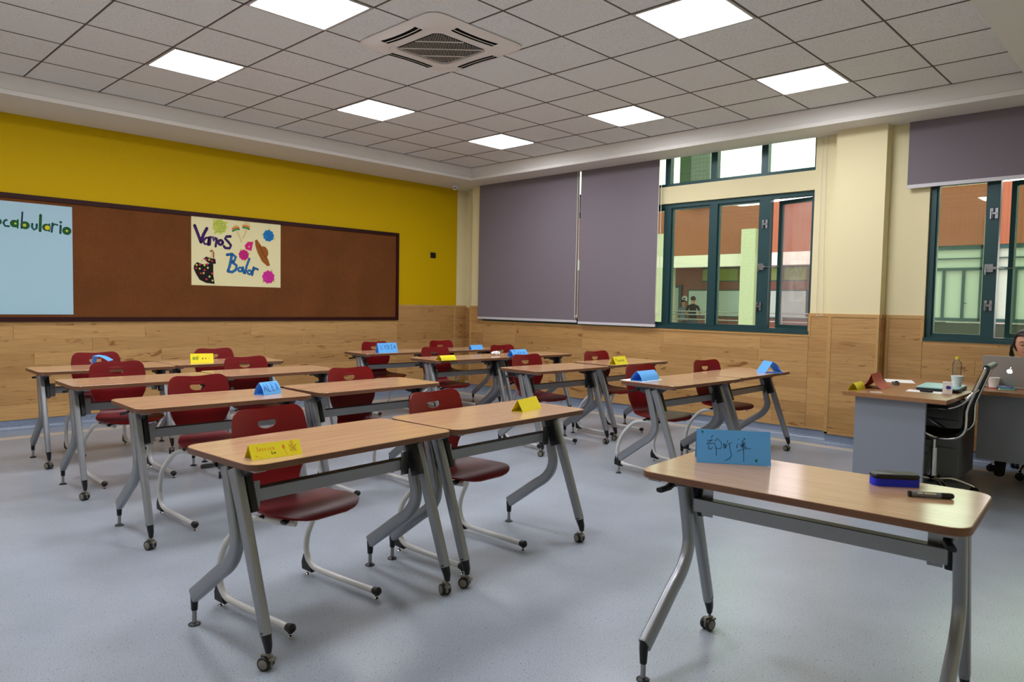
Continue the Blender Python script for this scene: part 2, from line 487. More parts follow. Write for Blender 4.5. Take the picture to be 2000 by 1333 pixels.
# ceiling: slab, tees, tiles, cornice and soffit
NX, NY, T = 12, 11, 0.6
b = MB(); b.box(-0.9, XB + .2, -1.0, YB + .2, ZT, ZT + .1); b.box(-.1, NX * T + .1, -.1, NY * T + .1, ZC + .03, ZC + .05)
ceiling = struct(b.build('ceiling', M_plaster))
for i in range(NX + 1):
    b = MB(); b.box(i * T - .0035, i * T + .0035, 0, NY * T, ZC, ZC + .03); b.build('ceiling_tee', M_tee, ceiling)
for j in range(NY + 1):
    b = MB(); b.box(0, NX * T, j * T - .003, j * T + .003, ZC + .0008, ZC + .03); b.build('ceiling_tee', M_tee, ceiling)
LIGHTS = [(i, j) for i in (1, 4, 7, 10) for j in (2, 5, 8) if (i, j) != (4, 5)]
AC = (3.47, 3.42)
b = MB(); h = .2970
b.loft([[(-h, -h, .02), (h, -h, .02), (h, h, .02), (-h, h, .02)], [(-h, -h, .006), (h, -h, .006), (h, h, .006), (-h, h, .006)],
        [(-h + .005, -h + .005, .0), (h - .005, -h + .005, 0), (h - .005, h - .005, 0), (-h + .005, h - .005, 0)]])
tile_me = b.mesh('ceiling_tile', M_tile)
for i in range(NX):
    for j in range(NY):
        if (i, j) in LIGHTS: continue
        cx, cy = (i + .5) * T, (j + .5) * T
        if abs(cx - AC[0]) < .3 and abs(cy - AC[1]) < .3: continue
        put('ceiling_tile', tile_me, ceiling, (cx, cy, ZC + .004))
prof = [(0.0, ZC + .03), (0.0, ZC - .01), (0.012, ZC - .02), (0.03, ZC - .06), (0.034, ZC - .125), (0.034, ZC - .130), (0.006, ZC - .131), (0.0, ZC - .136), (0.0, ZS), (0.35, ZS), (.35, ZC + .03)]
xa, xb, ya, yb = 0, NX * T, 0, NY * T
b = MB()
secs = []
for (cx, cy, sx, sy) in ((xa, ya, -1, -1), (xb, ya, 1, -1), (xb, yb, 1, 1), (xa, yb, -1, 1), (xa, ya, -1, -1)):
    secs.append([(cx + sx * d, cy + sy * d, z) for d, z in prof])
b.loft(secs, caps=False)
struct(b.build('trim_1', M_plaster, smooth=25))['label'] = 'white plaster cornice round the tiled ceiling'
b = MB(); z1 = ZC + .2
b.box(XW, XB, YW, -.34, ZS + .0005, z1); b.box(XW, XB, NY * T + .34, YB, ZS + .0005, z1); b.box(XW - .2, XW, YW, -.44, ZS + .0005, z1)
b.box(XW, -.34, -.34, NY * T + .34, ZS + .0005, z1); b.box(NX * T + .34, XB, -.34, NY * T + .34, ZS + .0005, z1)
struct(b.build('trim_2', M_plaster))['label'] = 'plain white soffit between cornice and walls'

# light panels
LBACK = {(10, 2): 'square light panel overhead beyond the left edge of the photo', (10, 5): 'square light panel overhead behind the camera on the left', (10, 8): 'square light panel overhead right behind the camera', (7, 8): 'square light panel overhead just above the camera'}
LLAB = {(1, 2): 'square white light panel in the ceiling nearest the far room corner', (4, 2): 'square light panel in the ceiling above the middle of the cork board side',
        (7, 2): 'square light panel in the ceiling above the left stretch of the yellow wall', (1, 5): 'square light panel near the open window, second from the far corner along the blinds',
        (7, 5): 'square light panel cut by the top of the photo left of the air conditioner', (1, 8): 'square light panel near the right pillar, closest to the right blind',
        (4, 8): 'square light panel cut by the top of the photo right of the air conditioner'}
def light_panel():
    t = thing('ceiling_light', '', 'light')
    b = MB(); o_, i_ = .296, .276
    for x0, x1, y0, y1 in ((-o_, o_, -o_, -i_), (-o_, o_, i_, o_), (-o_, -i_, -i_, i_), (i_, o_, -i_, i_)): b.box(x0, x1, y0, y1, 0, .014)
    b.build('panel_frame', M_pframe, t)
    b = MB(); b.prism(rrect(.553, .553, .012, 3), .003, .010); b.build('diffuser', M_panel, t)
    return t
LP = light_panel(); index_children()
for k, ij in enumerate(LIGHTS):
    o = LP if k == 0 else dup(LP)
    o.location = ((ij[0] + .5) * T, (ij[1] + .5) * T, ZC - .003)
    tag(o, LLAB.get(ij) or LBACK[ij], 'light', 'ceiling light panels')

# air conditioner cassette
ac = thing('air_conditioner', 'white square ceiling air conditioner cassette with black grille', 'air conditioner', (AC[0], AC[1], ZC))
b = MB()
W_ = .455
out = rrect(2 * W_, 2 * W_, .10, 7); mid = rrect(.80, .80, .10, 7); inn = rrect(.60, .60, .085, 7)
sec = [[(x, y, .0) for x, y in out], [(x, y, -.006) for x, y in out], [(x, y, -.034) for x, y in mid], [(x, y, -.036) for x, y in inn], [(x, y, -.030) for x, y in rrect(.59, .59, .085, 7)], [(x, y, -.034) for x, y in rrect(.575, .575, .08, 7)], [(x, y, -.036) for x, y in rrect(.50, .50, .06, 7)], [(x, y, -.02) for x, y in rrect(.50, .50, .06, 7)]]
b.loft(sec, caps=False)
b.build('cover', M_acw, ac, smooth=30)
b = MB(); b.prism(rrect(.50, .50, .06, 5), -.021, -.020); b.build('intake', M_dark, ac)
b = MB(); q = .7071
hw = .246
def clip45(off, hlf):
    # chord of the rounded square along the (1,1) diagonal at a given offset
    m_ = 2 * hlf - abs(off) * 1.41421
    return max(0, m_ * q - .022)
k = -.33
while k < .33:
    l = clip45(k, hw)
    if l > .01:
        b.X = Matrix.Rotation(pi / 4, 4, 'Z')
        b.box(-l, l, k - .0014, k + .0014, -.034, -.0315)
    k += .0118
for k in (-.15, 0, .15):
    l = clip45(k, hw); b.box(k - .002, k + .002, -l, l, -.036, -.030)
b.X = None
sl = b.build('grille_slats', M_acw, ac); sl['kind'] = 'stuff'
for a in range(4):
    M = Matrix.Rotation(a * pi / 2, 4, 'Z')
    b = MB(); b.X = M
    n = 8
    for (o0, o1) in ((.340, .362), (.374, .404)):
        secs = []
        for i in range(n + 1):
            u = -.20 + .40 * i / n
            bow = .012 * (1 - (u / .2) ** 2)
            zz = -.0358
            secs.append([(u, o0 - bow, zz - .0012), (u, o1 - bow, zz - .0012 + (.003 if o1 > .38 else 0)), (u, o1 - bow, zz + .02), (u, o0 - bow, zz + .02)])
        b.loft(secs)
    b.build('air_slot', M_dark, ac)
    b = MB(); b.X = M
    secs = []
    for i in range(n + 1):
        u = -.19 + .38 * i / n
        bow = .012 * (1 - (u / .2) ** 2)
        secs.append([(u, .366 - bow, -.038), (u, .374 - bow, -.036), (u, .374 - bow, -.030), (u, .366 - bow, -.032)])
    b.loft(secs); b.build('louver', M_acw, ac)

# dome camera under the soffit
dc = thing('security_camera', 'small white dome security camera with two dark lenses in the ceiling corner', 'camera', (-.06, -.41, ZS))
b = MB(); b.lathe([(.002, 0), (.058, 0), (.060, -.018), (.052, -.026), (.002, -.026)], seg=20); b.build('mount', M_white, dc, 40)
b = MB(); b.ball((0, 0, -.045), .046, 20, 12); b.build('dome', M_white, dc, 60)
for s in (-1, 1):
    b = MB(); a = math.radians(45) + s * .30
    d = Vector((math.cos(a) * .9, math.sin(a) * .9, -.38)).normalized()
    b.ball(tuple(Vector((0, 0, -.045)) + d * .038), .0125, 10, 6); b.build('lens', M_black, dc, 60)

# ------------------------------------------------------------------ cork board and posters
cb = thing('cork_board', 'long brown cork notice board in a dark maroon frame on the yellow wall', 'notice board', (3.9, YW, 1.07))
def cbox(name, m, x0, x1, z0, z1, y0, y1):
    b = MB(); b.box(x0 - 3.9, x1 - 3.9, y0, y1, z0 - 1.07, z1 - 1.07); return b.build(name, m, cb)
cbox('cork_panel', M_cork, .72, 7.05, 1.10, 2.29, .004, .02)
cbox('frame_rail', M_maroon, .695, 7.1, 2.278, 2.325, .002, .034); cbox('frame_rail', M_maroon, .695, 7.1, 1.072, 1.118, .002, .034)
cbox('frame_stile', M_maroon, .695, .742, 1.118, 2.278, .002, .034); cbox('frame_stile', M_maroon, 7.05, 7.1, 1.118, 2.278, .002, .034)

def ribbon(b, pts, wd, y):
    # flat brush stroke with round ends on the plane y
    P = [Vector(q) for q in pts]
    n = len(P)
    Lf, Rt = [], []
    for i in range(n):
        t = (P[min(i + 1, n - 1)] - P[max(i - 1, 0)])
        if t.length < 1e-6: t = Vector((1, 0))
        t.normalize(); nn = Vector((-t.y, t.x)) * wd / 2
        Lf.append(P[i] + nn); Rt.append(P[i] - nn)
    vs = [(q.x, y, q.y) for q in Lf] + [(q.x, y, q.y) for q in Rt]
    b.add(vs, [(i, n + i, n + i + 1, i + 1) for i in range(n - 1)])
    if wd > .006:
        for e_ in (0, n - 1):
            disc(b, P[e_], wd / 2, y, 10)
def disc(b, c, r, y, n=18, wob=0.0, ph=0.0, k=7):
    vs = [(c[0] + r * (1 + wob * math.sin(k * 2 * pi * i / n + ph)) * math.cos(2 * pi * i / n), y, c[1] + r * (1 + wob * math.sin(k * 2 * pi * i / n + ph)) * math.sin(2 * pi * i / n)) for i in range(n)]
    b.add(vs, [tuple(range(n))])
def poly(b, pts, y): b.add([(q[0], y, q[1]) for q in pts], [tuple(range(len(pts)))])
def decals(parent, items, flip):
    # pen drawings laid just proud of the paper; u runs to the right of the sheet
    for k, (kind, col, wd, pts) in enumerate(items):
        P = [(flip * u / 1000, v_ / 1000) for u, v_ in pts]
        y = .0012 + .00009 * k
        b = MB(); dark = INK['black'] if col not in ('cream', 'straw', 'skin', 'yel', 'gold') else INK[col]
        if kind == 'letter':
            b.mi = 1 if wd > .02 else 0; ribbon(b, P, wd * 1.15, y); b.mi = 0; ribbon(b, P, wd * .80, y + .00004)
            b.build('letter', [INK[col], dark], parent)
        elif kind == 'disc':
            b.mi = 1; disc(b, P[0], wd * 1.05, y); b.mi = 0; disc(b, P[0], wd * .93, y + .00004); b.build('letter_bowl', [INK[col], dark], parent)
        elif kind == 'flower':
            big = wd > .03
            disc(b, P[0], wd, y, 44 if big else 8, .06 if big else 0, k, 9)
            if big:
                b.mi = 1
                for rr in (.72, .45, .2): 
                    pr = [(P[0][0] + wd * rr * (1 + .1 * math.sin(5 * a + rr * 9)) * math.cos(a), P[0][1] + wd * rr * (1 + .1 * math.sin(5 * a + rr * 9)) * math.sin(a)) for a in [2 * pi * i / 26 for i in range(24)]]
                    ribbon(b, pr, .0035, y + .00004)
                for a in (.9, 2.6, 4.4):
                    b.mi = 2; disc(b, (P[0][0] + wd * 1.12 * math.cos(a + k), P[0][1] + wd * 1.12 * math.sin(a + k)), wd * .17, y, 8)
            b.build('flower_drawing' if big else 'dress_dot', [INK[col], INK['dgreen' if col == 'lime' else 'navy' if col == 'sky' else 'purple'], INK['lime']], parent)
        else:
            poly(b, P, y); b.build('drawing', INK[col], parent)
M_greyd = mat('dark_grey_steel', (70, 72, 78), 0.45, 0.3)
VAMOS=[('letter', 'purple', 0.0312, [(39, 683), (76, 589), (110, 498)]), ('letter', 'purple', 0.0316, [(110, 498), (139, 587), (179, 662)]), ('letter', 'purple', 0.0228, [(204, 558), (166, 551), (139, 515), (150, 482), (184, 479), (200, 516), (206, 558), (196, 471)]), ('letter', 'purple', 0.0244, [(213, 479), (221, 571), (250, 567), (258, 525), (277, 564), (296, 560), (281, 461)]), ('letter', 'purple', 0.028, [(367, 514), (363, 500), (353, 490), (340, 486), (327, 488), (317, 497), (314, 510), (317, 523), (327, 533), (340, 538), (353, 535), (363, 526), (367, 514)]), ('letter', 'purple', 0.0283, [(459, 592), (409, 586), (394, 562), (433, 526), (466, 486), (449, 450), (397, 450), (381, 469)]), ('fill', 'pink', 0.0, [(746, 550), (676, 544), (635, 498), (647, 452), (721, 437)]), ('fill', 'cream', 0.0, [(680, 480), (696, 500), (696, 479)]), ('letter', 'blue', 0.0282, [(418, 371), (480, 385), (525, 352), (504, 302), (468, 288)]), ('letter', 'blue', 0.0284, [(476, 374), (452, 249), (428, 178)]), ('letter', 'blue', 0.0284, [(476, 289), (535, 249), (525, 198), (480, 168), (428, 176)]), ('letter', 'blue', 0.0225, [(603, 205), (600, 193), (591, 184), (579, 181), (566, 183), (558, 191), (554, 203), (558, 215), (566, 224), (579, 228), (591, 225), (600, 217), (603, 205)]), ('letter', 'blue', 0.0225, [(614, 233), (623, 165)]), ('letter', 'blue', 0.0243, [(694, 339), (661, 252), (639, 162)]), ('letter', 'blue', 0.0228, [(721, 177), (718, 165), (709, 156), (696, 152), (684, 155), (675, 163), (671, 175), (675, 187), (684, 196), (696, 199), (709, 197), (718, 189), (721, 177)]), ('letter', 'blue', 0.0245, [(749, 236), (730, 144)]), ('letter', 'blue', 0.0245, [(744, 204), (774, 229), (801, 215)]), ('flower', 'lime', 0.0849, [(331, 698)]), ('flower', 'sky', 0.0709, [(943, 639)]), ('flower', 'pink', 0.0627, [(624, 382)]), ('flower', 'magenta', 0.0796, [(942, 128)]), ('fill', 'brown', 0.0, [(766, 569), (794, 581), (843, 513), (890, 432), (938, 346), (964, 271), (925, 263), (856, 318), (801, 418), (772, 500)]), ('fill', 'brown', 0.0, [(831, 500), (869, 504), (907, 496), (938, 451), (939, 403), (915, 360), (865, 418)]), ('letter', 'maroonink', 0.0074, [(825, 509), (848, 461), (882, 399), (913, 357)]), ('fill', 'straw', 0.0, [(569, 702), (565, 684), (553, 669), (536, 660), (517, 658), (501, 664), (489, 677), (485, 694), (489, 712), (501, 727), (518, 737), (536, 738), (553, 732), (565, 719)]), ('fill', 'straw', 0.0, [(702, 742), (697, 723), (685, 707), (667, 698), (647, 696), (629, 702), (617, 716), (613, 734), (617, 753), (629, 769), (647, 778), (667, 780), (685, 774), (697, 760)]), ('letter', 'orange', 0.0189, [(483, 683), (529, 708), (560, 703)]), ('letter', 'green', 0.0173, [(487, 658), (529, 685), (566, 685)]), ('letter', 'straw', 0.0174, [(533, 658), (569, 607), (594, 538)]), ('letter', 'orange', 0.0192, [(614, 732), (655, 736), (692, 721)]), ('letter', 'green', 0.0176, [(614, 711), (655, 714), (691, 697)]), ('letter', 'straw', 0.0177, [(655, 692), (639, 636), (614, 583)]), ('fill', 'black', 0.0, [(63, 266), (29, 227), (25, 189), (55, 123), (92, 64), (167, 29), (267, 21), (252, 124), (252, 254), (199, 255), (130, 243)]), ('fill', 'black', 0.0, [(169, 336), (142, 312), (172, 280), (214, 255), (283, 257), (276, 316), (214, 320)]), ('letter', 'brown', 0.0137, [(218, 400), (238, 414), (257, 384), (254, 330)]), ('letter', 'skin', 0.0122, [(239, 398), (233, 352), (210, 324)]), ('letter', 'skin', 0.0091, [(138, 307), (109, 272)]), ('flower', 'red', 0.012, [(96, 238)]), ('flower', 'lime', 0.012, [(59, 232)]), ('flower', 'lime', 0.0121, [(149, 233)]), ('flower', 'red', 0.0122, [(180, 246)]), ('flower', 'red', 0.012, [(51, 194)]), ('flower', 'lime', 0.012, [(93, 192)]), ('flower', 'lime', 0.0122, [(187, 205)]), ('flower', 'red', 0.0121, [(149, 176)]), ('flower', 'red', 0.0121, [(106, 137)]), ('flower', 'lime', 0.0121, [(138, 142)]), ('flower', 'red', 0.0123, [(237, 142)]), ('flower', 'lime', 0.0122, [(206, 103)]), ('flower', 'red', 0.0122, [(171, 71)]), ('flower', 'lime', 0.0123, [(242, 58)]), ('flower', 'red', 0.0121, [(168, 302)]), ('flower', 'lime', 0.0122, [(203, 300)]), ('flower', 'red', 0.0122, [(237, 287)])]
VOCAB=[('disc', 'dgreen', 0.0305, [(-630, 894)]), ('letter', 'teal', 0.0163, [(-560, 915), (-576, 909), (-586, 882), (-574, 857), (-543, 856)]), ('disc', 'dgreen', 0.0348, [(-497, 886)]), ('letter', 'dgreen', 0.014, [(-469, 924), (-472, 848)]), ('disc', 'yel', 0.0095, [(-489, 887)]), ('letter', 'navy', 0.0126, [(-430, 1004), (-440, 847)]), ('disc', 'dgreen', 0.0371, [(-409, 878)]), ('disc', 'yel', 0.0141, [(-414, 878)]), ('letter', 'teal', 0.0168, [(-349, 898), (-352, 864), (-335, 840), (-314, 855), (-311, 896)]), ('letter', 'dgreen', 0.0208, [(-277, 990), (-284, 833)]), ('disc', 'dgreen', 0.035, [(-229, 873)]), ('letter', 'teal', 0.0107, [(-202, 910), (-206, 836)]), ('disc', 'gold', 0.021, [(-220, 871)]), ('letter', 'teal', 0.0161, [(-175, 919), (-184, 832)]), ('letter', 'teal', 0.0138, [(-173, 894), (-158, 913), (-132, 906)]), ('letter', 'teal', 0.0174, [(-104, 903), (-108, 826)]), ('disc', 'teal', 0.0116, [(-103, 936)]), ('disc', 'dgreen', 0.0391, [(-50, 854)]), ('disc', 'yel', 0.0109, [(-50, 854)])]
HANZI=[[(0.226, 0.833), (0.193, 0.736)], [(0.147, 0.651), (0.222, 0.696), (0.154, 0.583), (0.14, 0.551), (0.247, 0.588)], [(0.164, 0.51), (0.169, 0.411), (0.198, 0.409), (0.22, 0.479)], [(0.247, 0.582), (0.267, 0.411), (0.268, 0.213)], [(0.246, 0.644), (0.285, 0.741), (0.337, 0.617), (0.338, 0.53)], [(0.267, 0.448), (0.325, 0.436), (0.339, 0.506)], [(0.366, 0.608), (0.372, 0.448), (0.406, 0.501), (0.381, 0.597), (0.389, 0.45), (0.413, 0.589)], [(0.425, 0.701), (0.415, 0.626)], [(0.425, 0.578), (0.482, 0.64)], [(0.448, 0.593), (0.457, 0.408), (0.474, 0.262), (0.452, 0.161), (0.383, 0.091)], [(0.567, 0.761), (0.582, 0.732)], [(0.558, 0.605), (0.545, 0.481)], [(0.553, 0.371), (0.576, 0.41)], [(0.633, 0.774), (0.665, 0.778), (0.612, 0.661), (0.667, 0.643)], [(0.653, 0.629), (0.59, 0.572), (0.665, 0.606), (0.597, 0.536), (0.672, 0.557)], [(0.6, 0.524), (0.684, 0.509)], [(0.573, 0.41), (0.656, 0.475), (0.737, 0.485)], [(0.626, 0.663), (0.637, 0.405), (0.637, 0.085)]]
DIAMONDS=[(0.077, 0.915), (0.805, 0.136)]
def sheet(b, w_, h_, flip, nx=8, nz=6, bow=.0):
    vs, fs = [], []
    for s in (0, 1):
        for i in range(nx + 1):
            for j in range(nz + 1):
                u, v_ = i / nx, j / nz
                y = (.0008 if s else 0) + bow * (abs(2 * u - 1) ** 6 * .6 * (.3 + .7 * (1 - v_)) + (1 - v_) ** 8)
                vs.append((flip * u * w_, y, v_ * h_))
    n = (nx + 1) * (nz + 1)
    for s in (0, 1):
        for i in range(nx):
            for j in range(nz):
                a = s * n + i * (nz + 1) + j
                fs.append((a, a + nz + 1, a + nz + 2, a + 1))
    b.add(vs, fs)
pv = thing('poster', 'cream hand drawn poster with dancer, hat, maracas and roses on the cork board', 'poster', (3.64, YW + .0212, 1.488))
b = MB(); sheet(b, 1.105, .803, -1); b.build('paper', M_vamos, pv)
decals(pv, VAMOS, -1)
pb = thing('poster', 'pale blue lettered paper poster at the left end of the cork board', 'poster', (4.84, YW + .0212, 1.145))
b = MB(); sheet(b, 0.72, 1.10, 1); b.build('paper', M_vocab, pb)
decals(pb, VOCAB, -1)
sw = thing('wall_switch', 'small black square switch on the yellow wall', 'switch', (.04, YW, 2.05))
b = MB(); b.prism(rrect(.10, .085, .008, 3), 0, .012, .002, 'y'); b.build('plate', M_black, sw)
b = MB(); b.prism(rrect(.06, .05, .004, 2), .0115, .016, .001, 'y'); b.build('rocker', M_black, sw)

# ------------------------------------------------------------------ windows (kind structure) with their glass
def bar(parent, name, y0, y1, z0, z1, x0, x1, m=None):
    b = MB(); b.box(x0, x1, y0, y1, z0, z1); return b.build(name, m or M_frame, parent)
def pane(parent, y0, y1, z0, z1, x=-.53, m=None):
    b = MB(); b.box(x - .003, x + .003, y0, y1, z0, z1); return b.build('window_pane', m or M_glass, parent)
def window(name, y0, y1, z0, z1, mull, fx0=-.56, fx1=-.485, fw=.05, skip=()):
    root = bpy.data.objects.new(name, None); COL.objects.link(root); struct(root)
    root.location = (-.5, (y0 + y1) / 2, z0)
    M = Matrix.Translation(root.location).inverted()
    objs = []
    objs.append(bar(root, 'frame_rail', y0, y1, z0, z0 + fw * .8, fx0, fx1)); objs.append(bar(root, 'frame_rail', y0, y1, z1 - fw, z1, fx0, fx1))
    e = [(y0, y0 + fw)] + mull + [(y1 - fw * .7, y1)]
    for a, c in e: objs.append(bar(root, 'frame_post', a, c, z0 + fw * .8, z1 - fw, fx0, fx1))
    for k in range(len(e) - 1):
        if k in skip: continue
        p0, p1 = e[k][1], e[k + 1][0]
        objs.append(pane(root, p0 - .01, p1 + .01, z0 + .03, z1 - .03))
        if z1 - z0 > 1:      # slim sash beads round each big pane
            for a, c, d, f in ((p0, p0 + .016, z0 + .04, z1 - .05), (p1 - .016, p1, z0 + .04, z1 - .05), (p0 + .016, p1 - .016, z0 + .04, z0 + .062), (p0 + .016, p1 - .016, z1 - .072, z1 - .05)):
                objs.append(bar(root, 'glazing_bead', a, c, d, f, -.548, -.505))
    for o in objs: o.data.transform(M)
    return root
w1 = window('window_1', -.16, 4.71, 1.09, 2.565, [(.45, .54), (1.0, 1.09), (1.66, 1.75), (2.28, 2.37), (2.917, 3.009), (3.515, 3.612), (4.112, 4.233)], skip=(7,))
w2 = window('window_2', -.16, 4.72, 2.765, 3.2, [(.45, .54), (1.05, 1.12), (1.69, 1.76), (2.3, 2.37), (2.913, 2.984), (3.514, 3.591), (4.111, 4.186)])
w3 = window('window_3', 5.765, 7.75, 1.075, 2.565, [(6.218, 6.309), (6.90, 7.0)], skip=(1,))
w4 = window('window_4', 5.765, 7.75, 2.765, 3.2, [(6.22, 6.30), (6.9, 7.0)])
for w_, a_, c_, zz_ in ((w1, -.16, 4.71, 1.076), (w3, 5.765, 7.75, 1.062)):
    o = bar(w_, 'window_sill', a_, c_, zz_ + .002, zz_ + .034, -.486, -.428)
    o.data.transform(Matrix.Translation(w_.location).inverted())
# opened sashes swung outward on their right hand jambs
def sash(parent, hinge_y, wd, z0, z1, ang, gl):
    px_, py_, pz_ = parent.location
    b = MB(); fw = .042
    b.box(-.02, .02, -wd, -wd + fw, z0, z1); b.box(-.02, .02, -fw, 0, z0, z1); b.box(-.02, .02, -wd + fw, -fw, z0, z0 + fw); b.box(-.02, .02, -wd + fw, -fw, z1 - fw, z1)
    o = b.build('open_sash', M_frame, parent, loc=(-.55 - px_, hinge_y - py_, -pz_), rot=(0, 0, ang))
    o['label'] = 'dark green sash swung outward'
    b = MB(); b.box(-.003, .003, -wd + fw * .8, -fw * .8, z0 + fw * .8, z1 - fw * .8); b.build('window_pane', gl, o)
    return o
sash(w1, 4.70, .455, 1.125, 2.51, -math.radians(15), M_glassd)
sash(w3, 6.89, .545, 1.11, 2.51, -math.radians(15), M_glass)
# window hardware
def latch(parent, y, z, kind):
    px_, py_, pz_ = parent.location
    b = MB()
    if kind == 'stay':
        b.box(0, .022, -.03, .035, -.035, .035); b.box(.012, .03, -.012, .055, -.012, .012); b.tube([(.02, .04, 0), (.0, .12, -.006), (-.05, .18, .004)], .005, 6); b.tube([(.02, -.02, .0), (.03, -.02, -.06)], .006, 6)
    else:
        b.box(0, .014, -.03, -.008, -.045, .045); b.box(0, .014, .008, .03, -.045, .045); b.box(.012, .024, -.02, .022, -.008, .008); b.tube([(.02, -.019, .02), (.028, -.019, -.05)], .006, 6)
    return b.build('window_latch', M_steel, parent, loc=(-.485 - px_, y - py_, z - pz_))
latch(w1, 4.15, 1.79, 'stay'); latch(w1, 4.14, 1.36, 'double'); latch(w1, 4.18, 2.25, 'double')
latch(w3, 6.25, 1.73, 'stay'); latch(w3, 6.26, 1.40, 'double'); latch(w3, 6.27, 2.21, 'double')

# ------------------------------------------------------------------ roller blinds
def blind(label, y0, y1, z0, x, chain_y=None, chain_z=1.2, seed=0):
    t = thing('roller_blind', label, 'blind', (x, (y0 + y1) / 2, z0), 0, None)
    hw_ = (y1 - y0) / 2; H = ZS - z0
    vs, fs = [], []
    ny, nz = 20, 24
    for s in (0, 1):
        for i in range(ny + 1):
            for j in range(nz + 1):
                u, v_ = i / ny, j / nz
                dx = .004 * math.sin(u * 7 + seed) * (1 - v_) + (.012 * math.exp(-((v_ - .07) / .02) ** 2 - ((u - .36) / .09) ** 2) if seed == 1 else 0)
                vs.append((dx + (.0012 if s else 0), -hw_ + 2 * hw_ * u, .0 + H * v_))
    n = (ny + 1) * (nz + 1)
    for s in (0, 1):
        for i in range(ny):
            for j in range(nz):
                a = s * n + i * (nz + 1) + j
                fs.append((a, a + nz + 1, a + nz + 2, a + 1))
    b = MB(); b.add(vs, fs); b.build('fabric', M_blind, t, smooth=60)
    b = MB(); b.box(-.008, .010, -hw_, hw_, -.006, .026); b.build('hem_bar', M_hem, t)
    if chain_y is not None:
        b = MB(); c0 = chain_y - (y0 + y1) / 2
        zt, zb = ZS - z0 - .0, chain_z - z0
        p = [(.02, c0, zt), (.022, c0, (zt + zb) / 2), (.022, c0 - .004, zb + .04), (.024, c0 + .012, zb), (.024, c0 + .03, zb + .005), (.024, c0 + .042, zb + .05), (.022, c0 + .038, (zt + zb) / 2), (.02, c0 + .03, zt)]
        b.tube(smoothpath(p, 5), .0035, 6); b.build('pull_chain', M_cord, t)
    return t
blind('wide grey roller blind lowered in the corner next to the yellow wall', -.235, 1.668, 1.112, -.40, 1.655, 1.20, 1)
blind('narrower grey roller blind lowered beside the uncovered window', 1.700, 2.885, 1.097, -.395, 2.90, 1.26, 2)
blind('half raised dark grey roller blind at the right edge right of the pillar', 5.585, 7.8, 2.487, -.395, None)
ch = thing('blind_chain', 'thin white bead chain loop hanging on the cream wall left of the pillar', 'chain', (XW, 4.80, 1.28))
b = MB(); b.tube(smoothpath([(.015, -.02, 1.80), (.014, -.022, .6), (.014, -.02, .05), (.018, .0, 0), (.018, .03, .0), (.014, .045, .06), (.014, .03, .6), (.015, .02, 1.80)], 5), .003, 6); b.build('chain_loop', M_cord, ch)
b = MB(); b.box(0, .02, -.03, .03, 1.79, 1.812); b.build('chain_clip', M_cord, ch)

